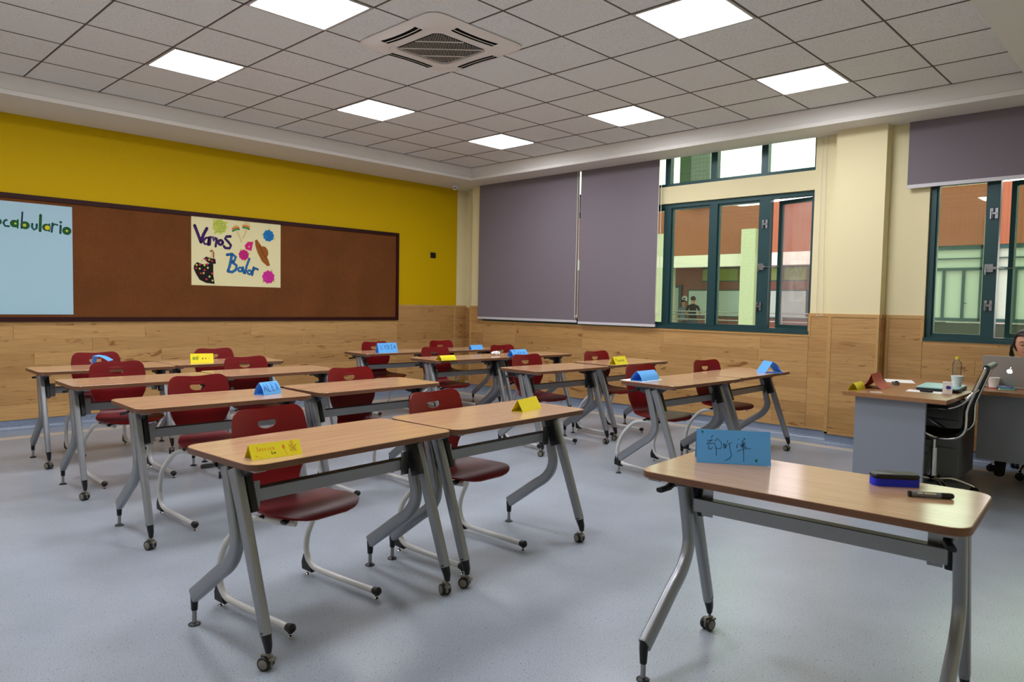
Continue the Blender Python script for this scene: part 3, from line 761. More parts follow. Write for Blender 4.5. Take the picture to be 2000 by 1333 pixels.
# ------------------------------------------------------------------ flip top tables
TL, TW, TH = 1.015, .52, .75
def make_table():
    t = thing('flip_top_table', '', 'table')
    b = MB(); b.prism(rrect(TL - .004, TW - .004, .058, 7), TH - .0245, TH, .0012); b.build('tabletop', M_top, t)
    b = MB(); o1 = rrect(TL, TW, .06, 7); i1 = rrect(TL - .005, TW - .005, .0575, 7)
    n = len(o1); vs = [(x, y, z) for z in (TH - .0235, TH - .0015) for x, y in o1] + [(x, y, z) for z in (TH - .0235, TH - .0015) for x, y in i1]
    fs = []
    for i in range(n):
        j = (i + 1) % n
        fs += [(i, j, n + j, n + i), (2 * n + i, 3 * n + i, 3 * n + j, 2 * n + j), (n + i, n + j, 3 * n + j, 3 * n + i), (i, 2 * n + i, 2 * n + j, j)]
    b.add(vs, fs); e_ = b.build('edge_band', M_edge, t, smooth=40); e_['label'] = 'darker edge band'
    for s in (1, -1):
        x = s * .453
        # front leg carrying the caster
        b = MB(); b.tube([(x, .048, .70), (x, .125, .505), (x, .262, .128)], .02, side=(1, 0, 0), sect=lambda k: rsect(.038 - .005 * k, .058 - .012 * k, .28))
        lf = b.build('leg', M_grey, t, smooth=50)
        b = MB(); b.tube([(x, .258, .138), (x, .275, .092), (x, .278, .066)], .02, side=(1, 0, 0), sect=lambda k: rsect(.034 - .016 * k, .046 - .022 * k, .42)); b.build('leg_cap', M_black, lf, smooth=50)
        b = MB(); b.lathe([(.006, .050), (.006, .070)], (x, .278, 0), 8)
        ck = .42 if s > 0 else -.3
        Mx = Matrix.Translation((x, .262, .0255)) @ Matrix.Rotation(ck, 4, 'Z')
        b.X = Mx
        for sx in (-1, 1):
            b.mi = 1; b.lathe([(.002, sx * .006), (.0235, sx * .006), (.0255, sx * .009), (.0255, sx * .018), (.0235, sx * .021), (.019, sx * .0215)], (0, 0, 0), 18, 'x')
            b.mi = 0; b.lathe([(.019, sx * .021), (.017, sx * .0225), (.002, sx * .0228)], (0, 0, 0), 18, 'x')
        b.mi = 0; b.box(-.0055, .0055, -.018, .024, -.012, .028); b.box(-.012, .012, .016, .036, .012, .020)
        b.X = None
        b.build('caster', [M_hub, M_black], lf, smooth=40)
        # rear leg swept back to the glide
        pts = smoothpath([(x, -.012, .70), (x, .028, .565), (x, .052, .475), (x, .060, .425), (x, .045, .372), (x, .0, .318), (x, -.07, .270), (x, -.17, .198), (x, -.272, .126)], 4)
        b = MB(); b.tube(pts, .02, side=(1, 0, 0), sect=lambda k: rsect(.036, .050 + .012 * k, .28)); lr = b.build('leg', M_grey, t, smooth=50)
        b = MB(); b.tube([(x, -.268, .150), (x, -.275, .118), (x, -.275, .062)], .02, side=(1, 0, 0), sect=lambda k: rsect(.034 - .010 * k, .040 - .014 * k, .42)); b.build('leg_cap', M_black, lr, smooth=50)
        b = MB(); b.mi = 0; b.lathe([(.0095, .006), (.0095, .066)], (x, -.275, 0), 10); b.mi = 1; b.lathe([(.024, 0), (.024, .004), (.012, .011), (.004, .011)], (x, -.275, 0), 14); b.build('glide', [M_grey, M_black], lr, smooth=40)
        # black bracket on the inner face, D shaped fold plate and release lever
        xi = x - s * .035
        b = MB(); b.tube([(xi, .040, .712), (xi, .070, .640), (xi, .108, .535)], .02, side=(1, 0, 0), sect=rsect(.030, .060, .25)); b.build('bracket', M_black, t, smooth=40)
        b = MB(); ol = [(-.19, .722), (-.15, .70), (-.10, .676), (-.04, .662), (.03, .660), (.09, .674), (.13, .700), (.15, .722)]
        b.prism(ol, x - s * .018 - .010, x - s * .018 + .010, 0, 'x'); b.build('fold_plate', M_greyd, t)
        b = MB(); b.box(x - .022, x + .022, -.235, .225, .714, .7255); b.build('top_rail', M_grey, t)
        b = MB(); b.tube([(x - s * .012, -.10, .690), (x - s * .012, -.15, .676), (x + s * .004, -.185, .670)], .02, side=(1, 0, 0), sect=rsect(.026, .018, .35)); b.build('release_lever', M_black, t, smooth=40)
        b = MB(); b.box(xi - s * .055 - .004 if s > 0 else xi + .015, xi - .015 if s > 0 else xi + .059, .058, .062, .535, .64)
        b.lathe([(.002, .062), (.007, .062), (.007, .067), (.002, .067)], (xi - s * .036, 0, .628), 8, 'y'); b.lathe([(.002, .062), (.007, .062), (.007, .067), (.002, .067)], (xi - s * .036, 0, .548), 8, 'y')
        b.build('bolt_plate', M_steel, t)
    b = MB(); b.box(-.42, .42, .022, .056, .557, .606); b.build('crossbar', M_grey, t)
    b = MB(); b.box(-.42, .42, .020, .058, .606, .6095); b.build('crossbar_strip', M_black, t)
    for xx in (-.2, .2):
        b = MB(); b.lathe([(.009, -.012), (.011, 0)], (xx, .18, TH - .0245), 8); b.build('stop_button', M_black, t)
    return t

TABLES = {
 'L1a': (5.365, 4.957, .070, 'wooden flip-top table nearest on the left, carrying the yellow card with orange drawings'),
 'L1b': (4.332, 4.910, .037, 'wooden flip-top table in front left pair with a blank yellow card'),
 'B': (4.569, 6.680, 1.642, 'large foreground table at lower right carrying the board eraser and marker'),
 'L2a': (5.182, 3.421, -.032, 'wooden flip-top table in the second left row with a blue lettered card'),
 'L2b': (4.105, 3.384, .021, 'bare wooden flip-top table right of the bold-lettered blue card'),
 'L3a': (5.153, 2.156, -.018, 'wooden flip-top table without a card at the outer left of the third left row'),
 'L3b': (4.124, 2.090, -.006, 'wooden flip-top table without a card in the inner half of the third left row'),
 'L4a': (5.092, 1.038, -.025, 'wooden flip-top table in the rearmost left row with a bent blue card standing open'),
 'L4b': (4.066, 1.000, -.034, 'wooden flip-top table in the rearmost left row with a yellow card in green letters'),
 'R1a': (1.886, 4.619, -.040, 'wooden flip-top table in the front right pair with a white sheet under its blue card'),
 'R1b': (.846, 4.615, .015, 'wooden flip-top table nearest the window wall with a blue card seen end on'),
 'R2a': (1.871, 3.257, -.040, 'bare wooden flip-top table in the second right row, outer half'),
 'R2b': (.760, 3.232, -.022, 'wooden flip-top table with yellow lettered card in the second right row'),
 'R3a': (1.835, 1.880, -.060, 'wooden flip-top table in the third right row with a blank yellow card'),
 'R3b': (.812, 1.925, -.070, 'wooden flip-top table in the third right row with a crumpled tissue and blue card'),
 'R4a': (1.905, .735, -.060, 'wooden flip-top table in the rear right row with the blue card in capital letters'),
 'R4b': (.884, .800, -.070, 'wooden flip-top table in the far corner of the room with a plain blue card'),
}
TB = make_table(); index_children()
for k, (nm, (x, y, a, lab)) in enumerate(TABLES.items()):
    o = TB if k == 0 else dup(TB)
    o.location = (x, y, 0); o.rotation_euler = (0, 0, a)
    tag(o, lab, 'table', 'flip-top classroom tables')

# ------------------------------------------------------------------ red sled chairs
def make_chair():
    t = thing('school_chair', '', 'chair')
    prof = [(-.262, .842, .128), (-.2612, .839, .146), (-.260, .833, .158), (-.2585, .824, .168), (-.256, .810, .1765), (-.2535, .795, .181), (-.251, .779, .184), (-.249, .764, .186), (-.246, .748, .188), (-.241, .718, .190), (-.235, .684, .190), (-.228, .648, .186),
            (-.221, .612, .178), (-.214, .575, .163), (-.206, .540, .145), (-.196, .508, .132), (-.181, .482, .134), (-.160, .464, .150), (-.132, .453, .168), (-.095, .447, .186), (-.05, .443, .202), (0, .442, .214), (.05, .444, .220), (.09, .447, .220), (.12, .449, .214), (.15, .448, .200), (.172, .445, .182), (.190, .440, .158), (.203, .434, .126), (.210, .429, .08)]
    P2 = []
    # finer rows through the back so that the hand hole has clean edges
    for i in range(len(prof) - 1):
        n = 3 if prof[i][1] > .74 and prof[i + 1][0] < -.2 else (2 if prof[i][1] > .6 else 1)
        for k in range(n):
            f_ = k / n; P2.append(tuple(prof[i][q] * (1 - f_) + prof[i + 1][q] * f_ for q in range(3)))
    P2.append(prof[-1])
    nu = 36
    S_ = [0.0]
    for i in range(1, len(P2)): S_.append(S_[-1] + math.hypot(P2[i][0] - P2[i - 1][0], P2[i][1] - P2[i - 1][1]))
    sh = next(S_[i] for i in range(len(P2)) if P2[i][1] <= .778)
    def hole_r(a):
        # smiling D: flat dipped top, round bottom
        ca, sa = math.cos(a), math.sin(a)
        best = .2
        rx, ry = .050, .026
        r = 1 / math.sqrt((ca / rx) ** 2 + (sa / ry) ** 2)
        if sa < 0:      # upper half: towards smaller s
            top = .0115 - .0022 * (1 - min(1, abs(ca)))
            r = min(r, top / max(-sa, 1e-4)) if sa < -.02 else r
        return r
    def surf(x, s):
        # surface point from cross coordinate x (metres) and arc length s
        s = max(0, min(S_[-1], s))
        i = 0
        while i < len(S_) - 2 and S_[i + 1] < s: i += 1
        f_ = (s - S_[i]) / (S_[i + 1] - S_[i])
        y = P2[i][0] * (1 - f_) + P2[i + 1][0] * f_; z = P2[i][1] * (1 - f_) + P2[i + 1][1] * f_
        bk = max(0, min(1, (z - .5) / .12))
        q_ = (x / .19) ** 2
        y += bk * .030 * q_
        z += (1 - bk) * (.010 * q_) * max(0, min(1, (.16 - y) / .2)) - bk * .004 * math.cos(x * 21) * (1 if z > .8 else 0)
        return Vector((x, y, z))
    nv = len(P2)
    par = [[None] * (nu + 1) for _ in range(nv)]
    for v_ in range(nv):
        for u in range(nu + 1):
            uu = u / nu * 2 - 1
            par[v_][u] = [P2[v_][2] * (1.05 if P2[v_][1] > .5 else 1.0) * uu, S_[v_]]
    def inside(x, s):
        dx, ds = x, s - sh
        return math.hypot(dx, ds) < hole_r(math.atan2(ds, dx))
    cell = [[not inside((par[v_][u][0] + par[v_ + 1][u + 1][0] + par[v_][u + 1][0] + par[v_ + 1][u][0]) / 4, (S_[v_] + S_[v_ + 1]) / 2) for u in range(nu)] for v_ in range(nv - 1)]
    for v_ in range(1, nv - 1):
        for u in range(1, nu):
            cs = [cell[v_ - 1][u - 1], cell[v_ - 1][u], cell[v_][u - 1], cell[v_][u]]
            if any(cs) and not all(cs):
                dx, ds = par[v_][u][0], par[v_][u][1] - sh
                a = math.atan2(ds, dx); r = hole_r(a)
                par[v_][u] = [r * math.cos(a), sh + r * math.sin(a)]
    top = [[surf(*par[v_][u]) for u in range(nu + 1)] for v_ in range(nv)]
    def nrm(v_, u):
        a = top[min(v_ + 1, nv - 1)][u] - top[max(v_ - 1, 0)][u]
        c = top[v_][min(u + 1, nu)] - top[v_][max(u - 1, 0)]
        n_ = c.cross(a) * -1
        return n_.normalized()
    th = .0095
    vs, fs = [], []
    idx = lambda l, v_, u: l * nv * (nu + 1) + v_ * (nu + 1) + u
    for l in (0, 1):
        for v_ in range(nv):
            for u in range(nu + 1):
                vs.append(top[v_][u] - nrm(v_, u) * th * l)
    for v_ in range(nv - 1):
        for u in range(nu):
            if not cell[v_][u]: continue
            for l in (0, 1): fs.append((idx(l, v_, u), idx(l, v_, u + 1), idx(l, v_ + 1, u + 1), idx(l, v_ + 1, u)))
            for (dv, du, p, q_) in ((-1, 0, (v_, u), (v_, u + 1)), (1, 0, (v_ + 1, u), (v_ + 1, u + 1)), (0, -1, (v_, u), (v_ + 1, u)), (0, 1, (v_, u + 1), (v_ + 1, u + 1))):
                a, c = v_ + dv, u + du
                if not (0 <= a < nv - 1 and 0 <= c < nu and cell[a][c]): fs.append((idx(0, *p), idx(0, *q_), idx(1, *q_), idx(1, *p)))
    b = MB(); b.add(vs, fs); b.build('seat_shell', M_red, t, smooth=50)
    for s in (1, -1):
        x = s * .165; xo = s * .232
        pts = [(x * .8, .14, .414), (x, .05, .414), (x * 1.05, -.03, .412), (x * 1.15, -.10, .398), (x * 1.25, -.155, .355), (xo, -.205, .280), (xo, -.240, .205), (xo, -.252, .150), (xo, -.250, .115), (xo, -.236, .078), (xo, -.205, .052), (xo, -.16, .042), (xo, -.02, .038), (xo, .235, .036)]
        b = MB(); b.tube(smoothpath(pts, 4), .0145, 10); lg = b.build('sled_leg', M_white, t, smooth=50)
        b = MB(); b.loft([[(xo - h, -.262, .102), (xo + h, -.262, .102), (xo + h, -.252, .104), (xo - h, -.252, .104)] for h in (.009,)] +
                         [[(xo - .013, -.272, .060), (xo + .013, -.272, .060), (xo + .013, -.226, .060), (xo - .013, -.226, .060)], [(xo - .013, -.268, .026), (xo + .013, -.268, .026), (xo + .013, -.196, .021), (xo - .013, -.196, .021)]])
        b.build('rear_foot', M_black, lg, smooth=30)
        b = MB(); b.tube([(xo, .218, .036), (xo, .236, .036), (xo, .252, .040), (xo, .258, .042)], [.0155, .019, .017, .006], 10)
        b.tube([(xo, .238, .034), (xo, .240, .016)], [.014, .010], 8); b.build('end_cap', M_black, lg, smooth=50)
        for yy in (-.240, .240):
            b = MB(); b.lathe([(.013, 0), (.013, .003), (.007, .009), (.004, .010), (.004, .024)], (xo, yy, 0), 10); b.build('foot_glide', M_chrome, lg, smooth=40)
    for yy, wv in ((.105, .17), (-.02, .185)):
        b = MB(); b.tube([(-wv, yy, .418), (-wv * .7, yy, .430), (wv * .7, yy, .430), (wv, yy, .418)], .02, side=(0, 1, 0), sect=rsect(.034, .013, .3)); b.build('seat_bracket', M_black, t)
    return t
CHAIRS = {   # backrest x, y at the hand hole, turn
 'L1a': (5.452, 4.568, .145, 'red chair behind the nearest left table with the orange-drawn yellow card'),
 'L1b': (4.462, 4.559, .05, 'red chair tucked under the front left table with the blank yellow card'),
 'L2a': (5.131, 3.025, .03, 'red chair behind the second-row table with the blue lettered card'),
 'L2b': (4.040, 3.084, -.02, 'red chair behind the second-row left table that has no card'),
 'L3a': (5.197, 1.706, .0, 'red chair at the outer left of the third left row'),
 'L3b': (4.199, 1.735, .0, 'red chair at the inner table of the third left row'),
 'L4a': (5.038, .637, .0, 'red chair behind the bent open blue card in the rearmost left row'),
 'L4b': (3.983, .606, .0, 'red chair behind the yellow card in green letters in the rearmost left row'),
 'R1a': (1.947, 4.230, -.11, 'red chair behind the blue card on the white sheet'),
 'R1b': (.923, 4.280, -.16, 'red chair at the table nearest the window wall, turned slightly aside'),
 'R2a': (1.858, 2.843, -.10, 'red chair at the second right row table without a card'),
 'R2b': (.829, 2.915, -.10, 'red chair beside the yellow lettered card near the window wall'),
 'R3a': (1.902, 1.500, -.05, 'red chair behind the blank yellow card of the third right row'),
 'R3b': (.952, 1.605, -.05, 'red chair behind the crumpled tissue and blue card'),
 'R4a': (1.885, .340, -.03, 'red chair behind the blue card in capital letters'),
 'R4b': (.957, .490, -.03, 'red chair in the far corner at the table with the plain blue card'),
}
CH0 = make_chair(); index_children()
for k, (nm, (x, y, a, lab)) in enumerate(CHAIRS.items()):
    o = CH0 if k == 0 else dup(CH0)
    d = Vector((-math.sin(a), math.cos(a)))
    o.location = (x + d.x * .25, y + d.y * .25, 0); o.rotation_euler = (0, 0, a)
    tag(o, lab, 'chair', 'red school chairs')

# ------------------------------------------------------------------ folded name cards
GL = {
 'J': [[(.1, 1), (.9, 1)], [(.55, 1), (.55, .2), (.4, 0), (.15, .05)]], 'e': [[(.1, .3), (.75, .35), (.6, .6), (.25, .55), (.1, .25), (.3, 0), (.75, .08)]],
 's': [[(.7, .55), (.3, .6), (.25, .4), (.65, .25), (.55, .02), (.15, .05)]], 'i': [[(.5, .55), (.5, 0)], [(.5, .78), (.5, .82)]], 'c': [[(.75, .5), (.4, .6), (.15, .3), (.35, 0), (.75, .08)]],
 'a': [[(.75, .55), (.3, .58), (.12, .28), (.35, 0), (.7, .2), (.75, .55), (.8, 0)]], 'L': [[(.15, 1), (.15, 0), (.8, 0)]], 'u': [[(.15, .6), (.15, .1), (.4, 0), (.75, .2), (.75, .6), (.78, 0)]],
 'A': [[(.05, 0), (.5, 1), (.95, 0)], [(.22, .38), (.8, .38)]], 'E': [[(.85, 1), (.15, 1), (.15, 0), (.85, 0)], [(.15, .52), (.7, .52)]], 'X': [[(.1, 1), (.9, 0)], [(.9, 1), (.1, 0)]],
 'Y': [[(.1, 1), (.5, .5), (.9, 1)], [(.5, .5), (.5, 0)]], 'D': [[(.15, 0), (.15, 1), (.55, .95), (.88, .5), (.55, .04), (.15, 0)]], 'I': [[(.2, 1), (.8, 1)], [(.5, 1), (.5, 0)], [(.2, 0), (.8, 0)]],
 'o': [[(.45, .6), (.12, .3), (.45, 0), (.8, .3), (.45, .6)]], 'y': [[(.1, .6), (.45, .12)], [(.8, .6), (.25, -.35)]], 'H': [[(.12, 1), (.12, 0)], [(.85, 1), (.85, 0)], [(.12, .5), (.85, .5)]],
 'n': [[(.15, .6), (.15, 0)], [(.15, .45), (.5, .6), (.75, .4), (.78, 0)]], 'T': [[(.05, 1), (.95, 1)], [(.5, 1), (.5, 0)]], 'N': [[(.12, 0), (.12, 1), (.85, 0), (.85, 1)]], 'O': [[(.5, 1), (.1, .5), (.5, 0), (.9, .5), (.5, 1)]], '.': [[(.4, .3), (.6, .2)]],
}
def tent(name, label, m, A, B, dep, h, lean=.5, bulge=0.0, flap=False, group='folded name cards', z=TH, texts=(), strokes=(), dots=()):
    A, B = Vector((A[0], A[1], 0)), Vector((B[0], B[1], 0))
    u = (B - A); wd = u.length; u.normalize()
    back = Vector((0, 0, 1)).cross(u)          # away from the viewer of the front face
    t = thing(name, label, 'name card', ((A + B).x / 2 + back.x * dep / 2, (A + B).y / 2 + back.y * dep / 2, z + .0006), math.atan2(u.y, u.x), group)
    # local frame: x along the card, y to the back, z up; front face runs from y=-dep/2 up to the fold
    hx = wd / 2
    def face_pt(side, k):
        y0 = -dep / 2 if side == 0 else dep / 2
        yt = -dep / 2 + dep * lean
        y = y0 + (yt - y0) * k; zz = h * k
        n_ = Vector((0, -h if side == 0 else h, (yt - y0) if side == 0 else -(yt - y0))); n_.normalize()
        if n_.z < 0: n_ = -n_
        q_ = Vector((0, y, zz)) + n_ * (bulge * math.sin(pi * k)) 
        return q_, n_
    K = 8
    for side, nm in ((0, 'front_panel'), (1, 'back_panel')):
        b = MB(); secs = []
        for k in range(K + 1):
            q_, n_ = face_pt(side, k / K)
            secs.append([(-hx, q_.y, q_.z), (hx, q_.y, q_.z), (hx, q_.y - n_.y * .0007, q_.z - n_.z * .0007), (-hx, q_.y - n_.y * .0007, q_.z - n_.z * .0007)])
        b.loft(secs); o = b.build(nm, m, t, smooth=60)
        if side == 0: front = o
    b = MB(); b.box(-hx, hx, -dep / 2 + .002, dep / 2 - .002, 0, .0006)
    if flap: b.build('base_flap', m, t)
    def on(fu, fv, off=.0007):
        q_, n_ = face_pt(0, fv)
        return Vector((-hx + wd * fu, q_.y + n_.y * off, q_.z + n_.z * off))
    def stroke(pts, wpx, ink, nm='handwriting'):
        b = MB()
        P = []
        for i in range(len(pts) - 1):
            for k in range(3): P.append((pts[i][0] + (pts[i + 1][0] - pts[i][0]) * k / 3, pts[i][1] + (pts[i + 1][1] - pts[i][1]) * k / 3))
        P.append(pts[-1])
        asp = wd / math.hypot(h, dep * lean)
        Lr = []
        for i, q_ in enumerate(P):
            a, c = P[max(i - 1, 0)], P[min(i + 1, len(P) - 1)]
            dx, dy = (c[0] - a[0]) * asp, (c[1] - a[1]); l = math.hypot(dx, dy) or 1
            nx_, ny_ = -dy / l, dx / l
            Lr.append((on(q_[0] + nx_ * wpx / 2 / asp, q_[1] + ny_ * wpx / 2), on(q_[0] - nx_ * wpx / 2 / asp, q_[1] - ny_ * wpx / 2)))
        b.add([a for a, c in Lr] + [c for a, c in Lr], [(i, i + 1, len(Lr) + i + 1, len(Lr) + i) for i in range(len(Lr) - 1)])
        return b.build(nm, INK[ink], front)
    for (txt, u0, v0, cw, chh, ink, tw, slope) in texts:
        b0 = None
        for i, c in enumerate(txt):
            for st in GL.get(c, []):
                stroke([(u0 + cw * (i + .82 * x_), v0 + chh * y_ + slope * (i + x_)) for x_, y_ in st], tw, ink)
    for st, ink, tw in strokes: stroke(st, tw, ink)
    for (fu, fv, rr, ink) in dots:
        b = MB(); asp = wd / math.hypot(h, dep * lean)
        b.add([on(fu + rr / asp * math.cos(2 * pi * k / 8) * (1 if k % 2 else .55), fv + rr * math.sin(2 * pi * k / 8) * (1 if k % 2 == 0 else .55)) for k in range(8)], [tuple(range(8))])
        b.build('drawing', INK[ink], front)
    return t
curl = lambda cx, cy, rx, ry, n=10, a0=0: [(cx + rx * math.cos(a0 + 2 * pi * k / n), cy + ry * math.sin(a0 + 2 * pi * k / n)) for k in range(n + 1)]
tent('name_card', 'yellow folded card with faint orange name and orange flower drawings on the nearest left table', M_papery, (5.811, 5.167), (5.616, 5.183), .070, .052,
     texts=[('Jessica', .12, .50, .052, .26, 'inko', .035, .004), ('Lu', .40, .26, .045, .16, 'inkk', .04, .0)],
     strokes=[(curl(.655, .62, .012, .10), 'inko', .10), ([(.665, .5), (.68, .25), (.70, .05)], 'inko', .025), (curl(.83, .82, .022, .10), 'inko', .04), (curl(.83, .48, .06, .20), 'inko', .025), ([(.76, .72), (.90, .28)], 'inkd', .03), ([(.92, .70), (.78, .30)], 'inkd', .03), ([(.83, .72), (.85, .25)], 'inko', .03), ([(.08, .25), (.14, .15)], 'inko', .03), ([(.17, .1), (.2, .06)], 'inko', .03)])
tent('name_card', 'blank yellow folded card standing at the right end of the front left pair', M_papery, (4.202, 5.012), (3.992, 4.959), .075, .066, flap=True, texts=[('..', .62, .62, .06, .2, 'inkk', .03, 0)])
tent('name_card', 'blue folded card with bold outlined capital letters on the second-row left table', M_paperb, (4.935, 3.533), (4.797, 3.492), .085, .076, bulge=.008, flap=True,
     texts=[('ALEX', .06, .25, .22, .62, 'inkb', .035, .005), ('ALEX', .09, .20, .22, .55, 'inkb', .02, .005)])
tent('name_card', 'yellow folded card with green letters and dark dots in the rearmost left row', M_papery, (4.396, 1.097), (4.211, 1.150), .080, .083,
     texts=[('NO', .10, .32, .13, .36, 'inkg', .07, 0)], strokes=[(curl(.33, .62, .04, .16), 'inkd', .02)], dots=[(.53, .47, .09, 'rosedot'), (.66, .47, .075, 'rosedot'), (.80, .47, .05, 'inkd')])
tent('name_card', 'blue folded card lying wide on a white sheet at the front of the right block', M_paperb, (2.321, 4.519), (2.075, 4.520), .11, .078, bulge=.010, lean=.48, flap=True, texts=[('..', .82, .72, .05, .12, 'inkb', .03, 0)])
tent('name_card', 'yellow folded card with a handwritten name near the window wall', M_papery, (1.200, 3.466), (.985, 3.463), .080, .079, flap=True,
     texts=[('H', .13, .42, .11, .38, 'inkd', .04, 0), ('anna', .26, .34, .115, .34, 'inkk', .04, .006), ('H', .70, .34, .09, .28, 'inkd', .04, 0)])
tent('name_card', 'low blank yellow folded card on the third right row', M_papery, (2.327, 2.136), (2.131, 2.141), .10, .05, bulge=.006, lean=.4)
tent('name_card', 'blue folded card with a handwritten name beside the crumpled tissue', M_paperb, (1.327, 2.177), (1.085, 2.186), .10, .078, bulge=.006, lean=.55, flap=True,
     texts=[('T', .15, .52, .16, .32, 'inkb', .045, 0), ('oyce', .33, .42, .135, .34, 'inkb', .045, .0)])
tent('name_card', 'blue folded card with a name in thin capitals in the rear right row', M_paperb, (2.211, .899), (1.945, .907), .075, .110, flap=True, texts=[('LYDIA', .14, .36, .165, .40, 'ink', .045, .006)])
tent('name_card', 'plain blue folded card on the table in the far corner', M_paperb, (.868, 1.005), (.676, 1.020), .065, .055, flap=True)
tent('name_card', 'large blue folded card with handwritten Chinese characters on the foreground table', M_paperb, (4.591, 6.274), (4.444, 6.499), .10, .121, lean=.42,
     strokes=[(s_, 'ink', .016) for s_ in HANZI], dots=[(DIAMONDS[0][0], DIAMONDS[0][1], .045, 'dot'), (DIAMONDS[1][0], DIAMONDS[1][1], .055, 'dot')])
# two cards seen end on, one leaf springing open
def open_card(label, m, c, az, prof, length, z=TH):
    t = thing('name_card', label, 'name card', (c[0], c[1], z + .0006), az, 'folded name cards')
    names = ['base_leaf', 'upright_leaf', 'free_leaf']
    for nm, pts in zip(names, prof):
        P = smoothpath([(0, q_[0], q_[1]) for q_ in pts], 4) if len(pts) > 2 else [Vector((0, q_[0], q_[1])) for q_ in pts]
        b = MB(); secs = []
        for i, q_ in enumerate(P):
            tg = (P[min(i + 1, len(P) - 1)] - P[max(i - 1, 0)]).normalized(); n_ = Vector((0, -tg.z, tg.y)) * .0004
            secs.append([(-length / 2, q_.y + n_.y, q_.z + n_.z), (length / 2, q_.y + n_.y, q_.z + n_.z), (length / 2, q_.y - n_.y, q_.z - n_.z), (-length / 2, q_.y - n_.y, q_.z - n_.z)])
        b.loft(secs); b.build(nm, m, t, smooth=60)
    return t
open_card('bent blue card standing open in the rearmost left row', M_paperb, (5.13, 1.08), 1.0, [[(-.045, .0), (.05, .0)], [(-.045, .0), (-.042, .045), (-.030, .098)], [(-.030, .098), (.03, .088), (.085, .055)]], .13)
open_card('blue card seen end on near the window wall with a dark curled leaf', M_paperb, (.66, 4.78), .9, [[(-.07, .0), (.10, .0)], [(-.07, .0), (-.03, .06), (.0, .105)], [(.0, .105), (.05, .075), (.075, .035), (.105, .002)]], .17)
ps = thing('paper_sheet', 'white paper sheet under the blue card at the front of the right block', 'paper', (2.20, 4.43, TH + .0002), .02)
b = MB(); b.box(-.155, .145, -.105, .105, 0, .0004); b.build('sheet', M_paperw, ps)
ts = thing('crumpled_tissue', 'crumpled white tissue on the third right row beside a blue card', 'tissue', (1.275, 1.85, TH), .2)
b = MB(); b.ball((0, 0, .022), (.062, .040, .022), 18, 10)
r2 = random.Random(3); b.v = [(x + r2.uniform(-.008, .008), y + r2.uniform(-.008, .008), max(.0, z + r2.uniform(-.007, .008))) for x, y, z in b.v]
b.build('tissue', M_paperw, ts)
# eraser and marker on the foreground table
er = thing('board_eraser', 'black and blue whiteboard eraser on the foreground table', 'eraser', (4.395, 6.905, TH), math.radians(128))
b = MB(); b.prism(rrect(.150, .056, .018, 5), .0, .025, .001); o = b.build('felt_block', mat('blue_felt', (30, 44, 205), .8), er)
b = MB(); b.prism(rrect(.154, .060, .022, 6), .0245, .041, .006); b.build('cover', M_black, er, smooth=50)
mk = thing('marker_pen', 'grey and black whiteboard marker lying beside the eraser', 'marker', (4.488, 7.038, TH + .0095), math.radians(121.5))
b = MB(); b.lathe([(.002, -.064), (.0085, -.064), (.0092, -.058), (.0092, .028)], (0, 0, 0), 14, 'x'); o = b.build('barrel', mat('marker_grey', (112, 118, 128), .4), mk, smooth=40)
b = MB(); b.lathe([(.0094, .027), (.0094, .056), (.0075, .063), (.002, .066)], (0, 0, 0), 14, 'x'); b.lathe([(.0094, -.066), (.0094, -.058)], (0, 0, 0), 14, 'x'); b.build('cap', M_black, mk, smooth=40)
b = MB()
for a, c in ((-.042, -.026), (-.022, .012)):
    b.add([(x, -.0096 * math.sin(t_) , .0096 * math.cos(t_)) for x in (a, c) for t_ in (.75, 1.15)], [(0, 1, 3, 2)])
b.build('print', INK['cream'], mk)
# ------------------------------------------------------------------ teacher's corner desk
DK = (1.0, 6.4)
dk = thing('corner_desk', 'L shaped grey panelled teacher desk with brown wooden top under the right window', 'desk', (DK[0], DK[1], 0))
def dbox(name, m, x0, x1, y0, y1, z0, z1, bev=0):
    b = MB(); b.box(x0 - DK[0], x1 - DK[0], y0 - DK[1], y1 - DK[1], z0, z1); return b.build(name, m, dk)
dbox('return_top', M_deskwood, .722, 1.635, 5.780, 6.440, .722, .75)
dbox('main_top', M_deskwood, .02, .720, 5.780, 7.90, .722, .75)
dbox('end_panel', M_greyp, 1.545, 1.575, 5.850, 6.305, .0, .722)
dbox('end_panel', M_greyp, .10, .64, 7.82, 7.85, 0, .722)
dbox('modesty_panel', M_greyp, .600, .620, 6.43, 7.82, .22, .722)
dbox('side_panel', M_greyp, .06, 1.545, 5.850, 5.872, .05, .722)
pd = dbox('drawer_pedestal', M_greyp, .12, .60, 5.90, 6.32, .04, .715)
for k in range(3):
    f = dbox('drawer_front', M_greyp, .60, .616, 5.915, 6.305, .06 + .218 * k, .268 + .218 * k)
    hb = dbox('drawer_handle', M_steel, .616, .628, 6.05, 6.17, .20 + .218 * k, .212 + .218 * k)

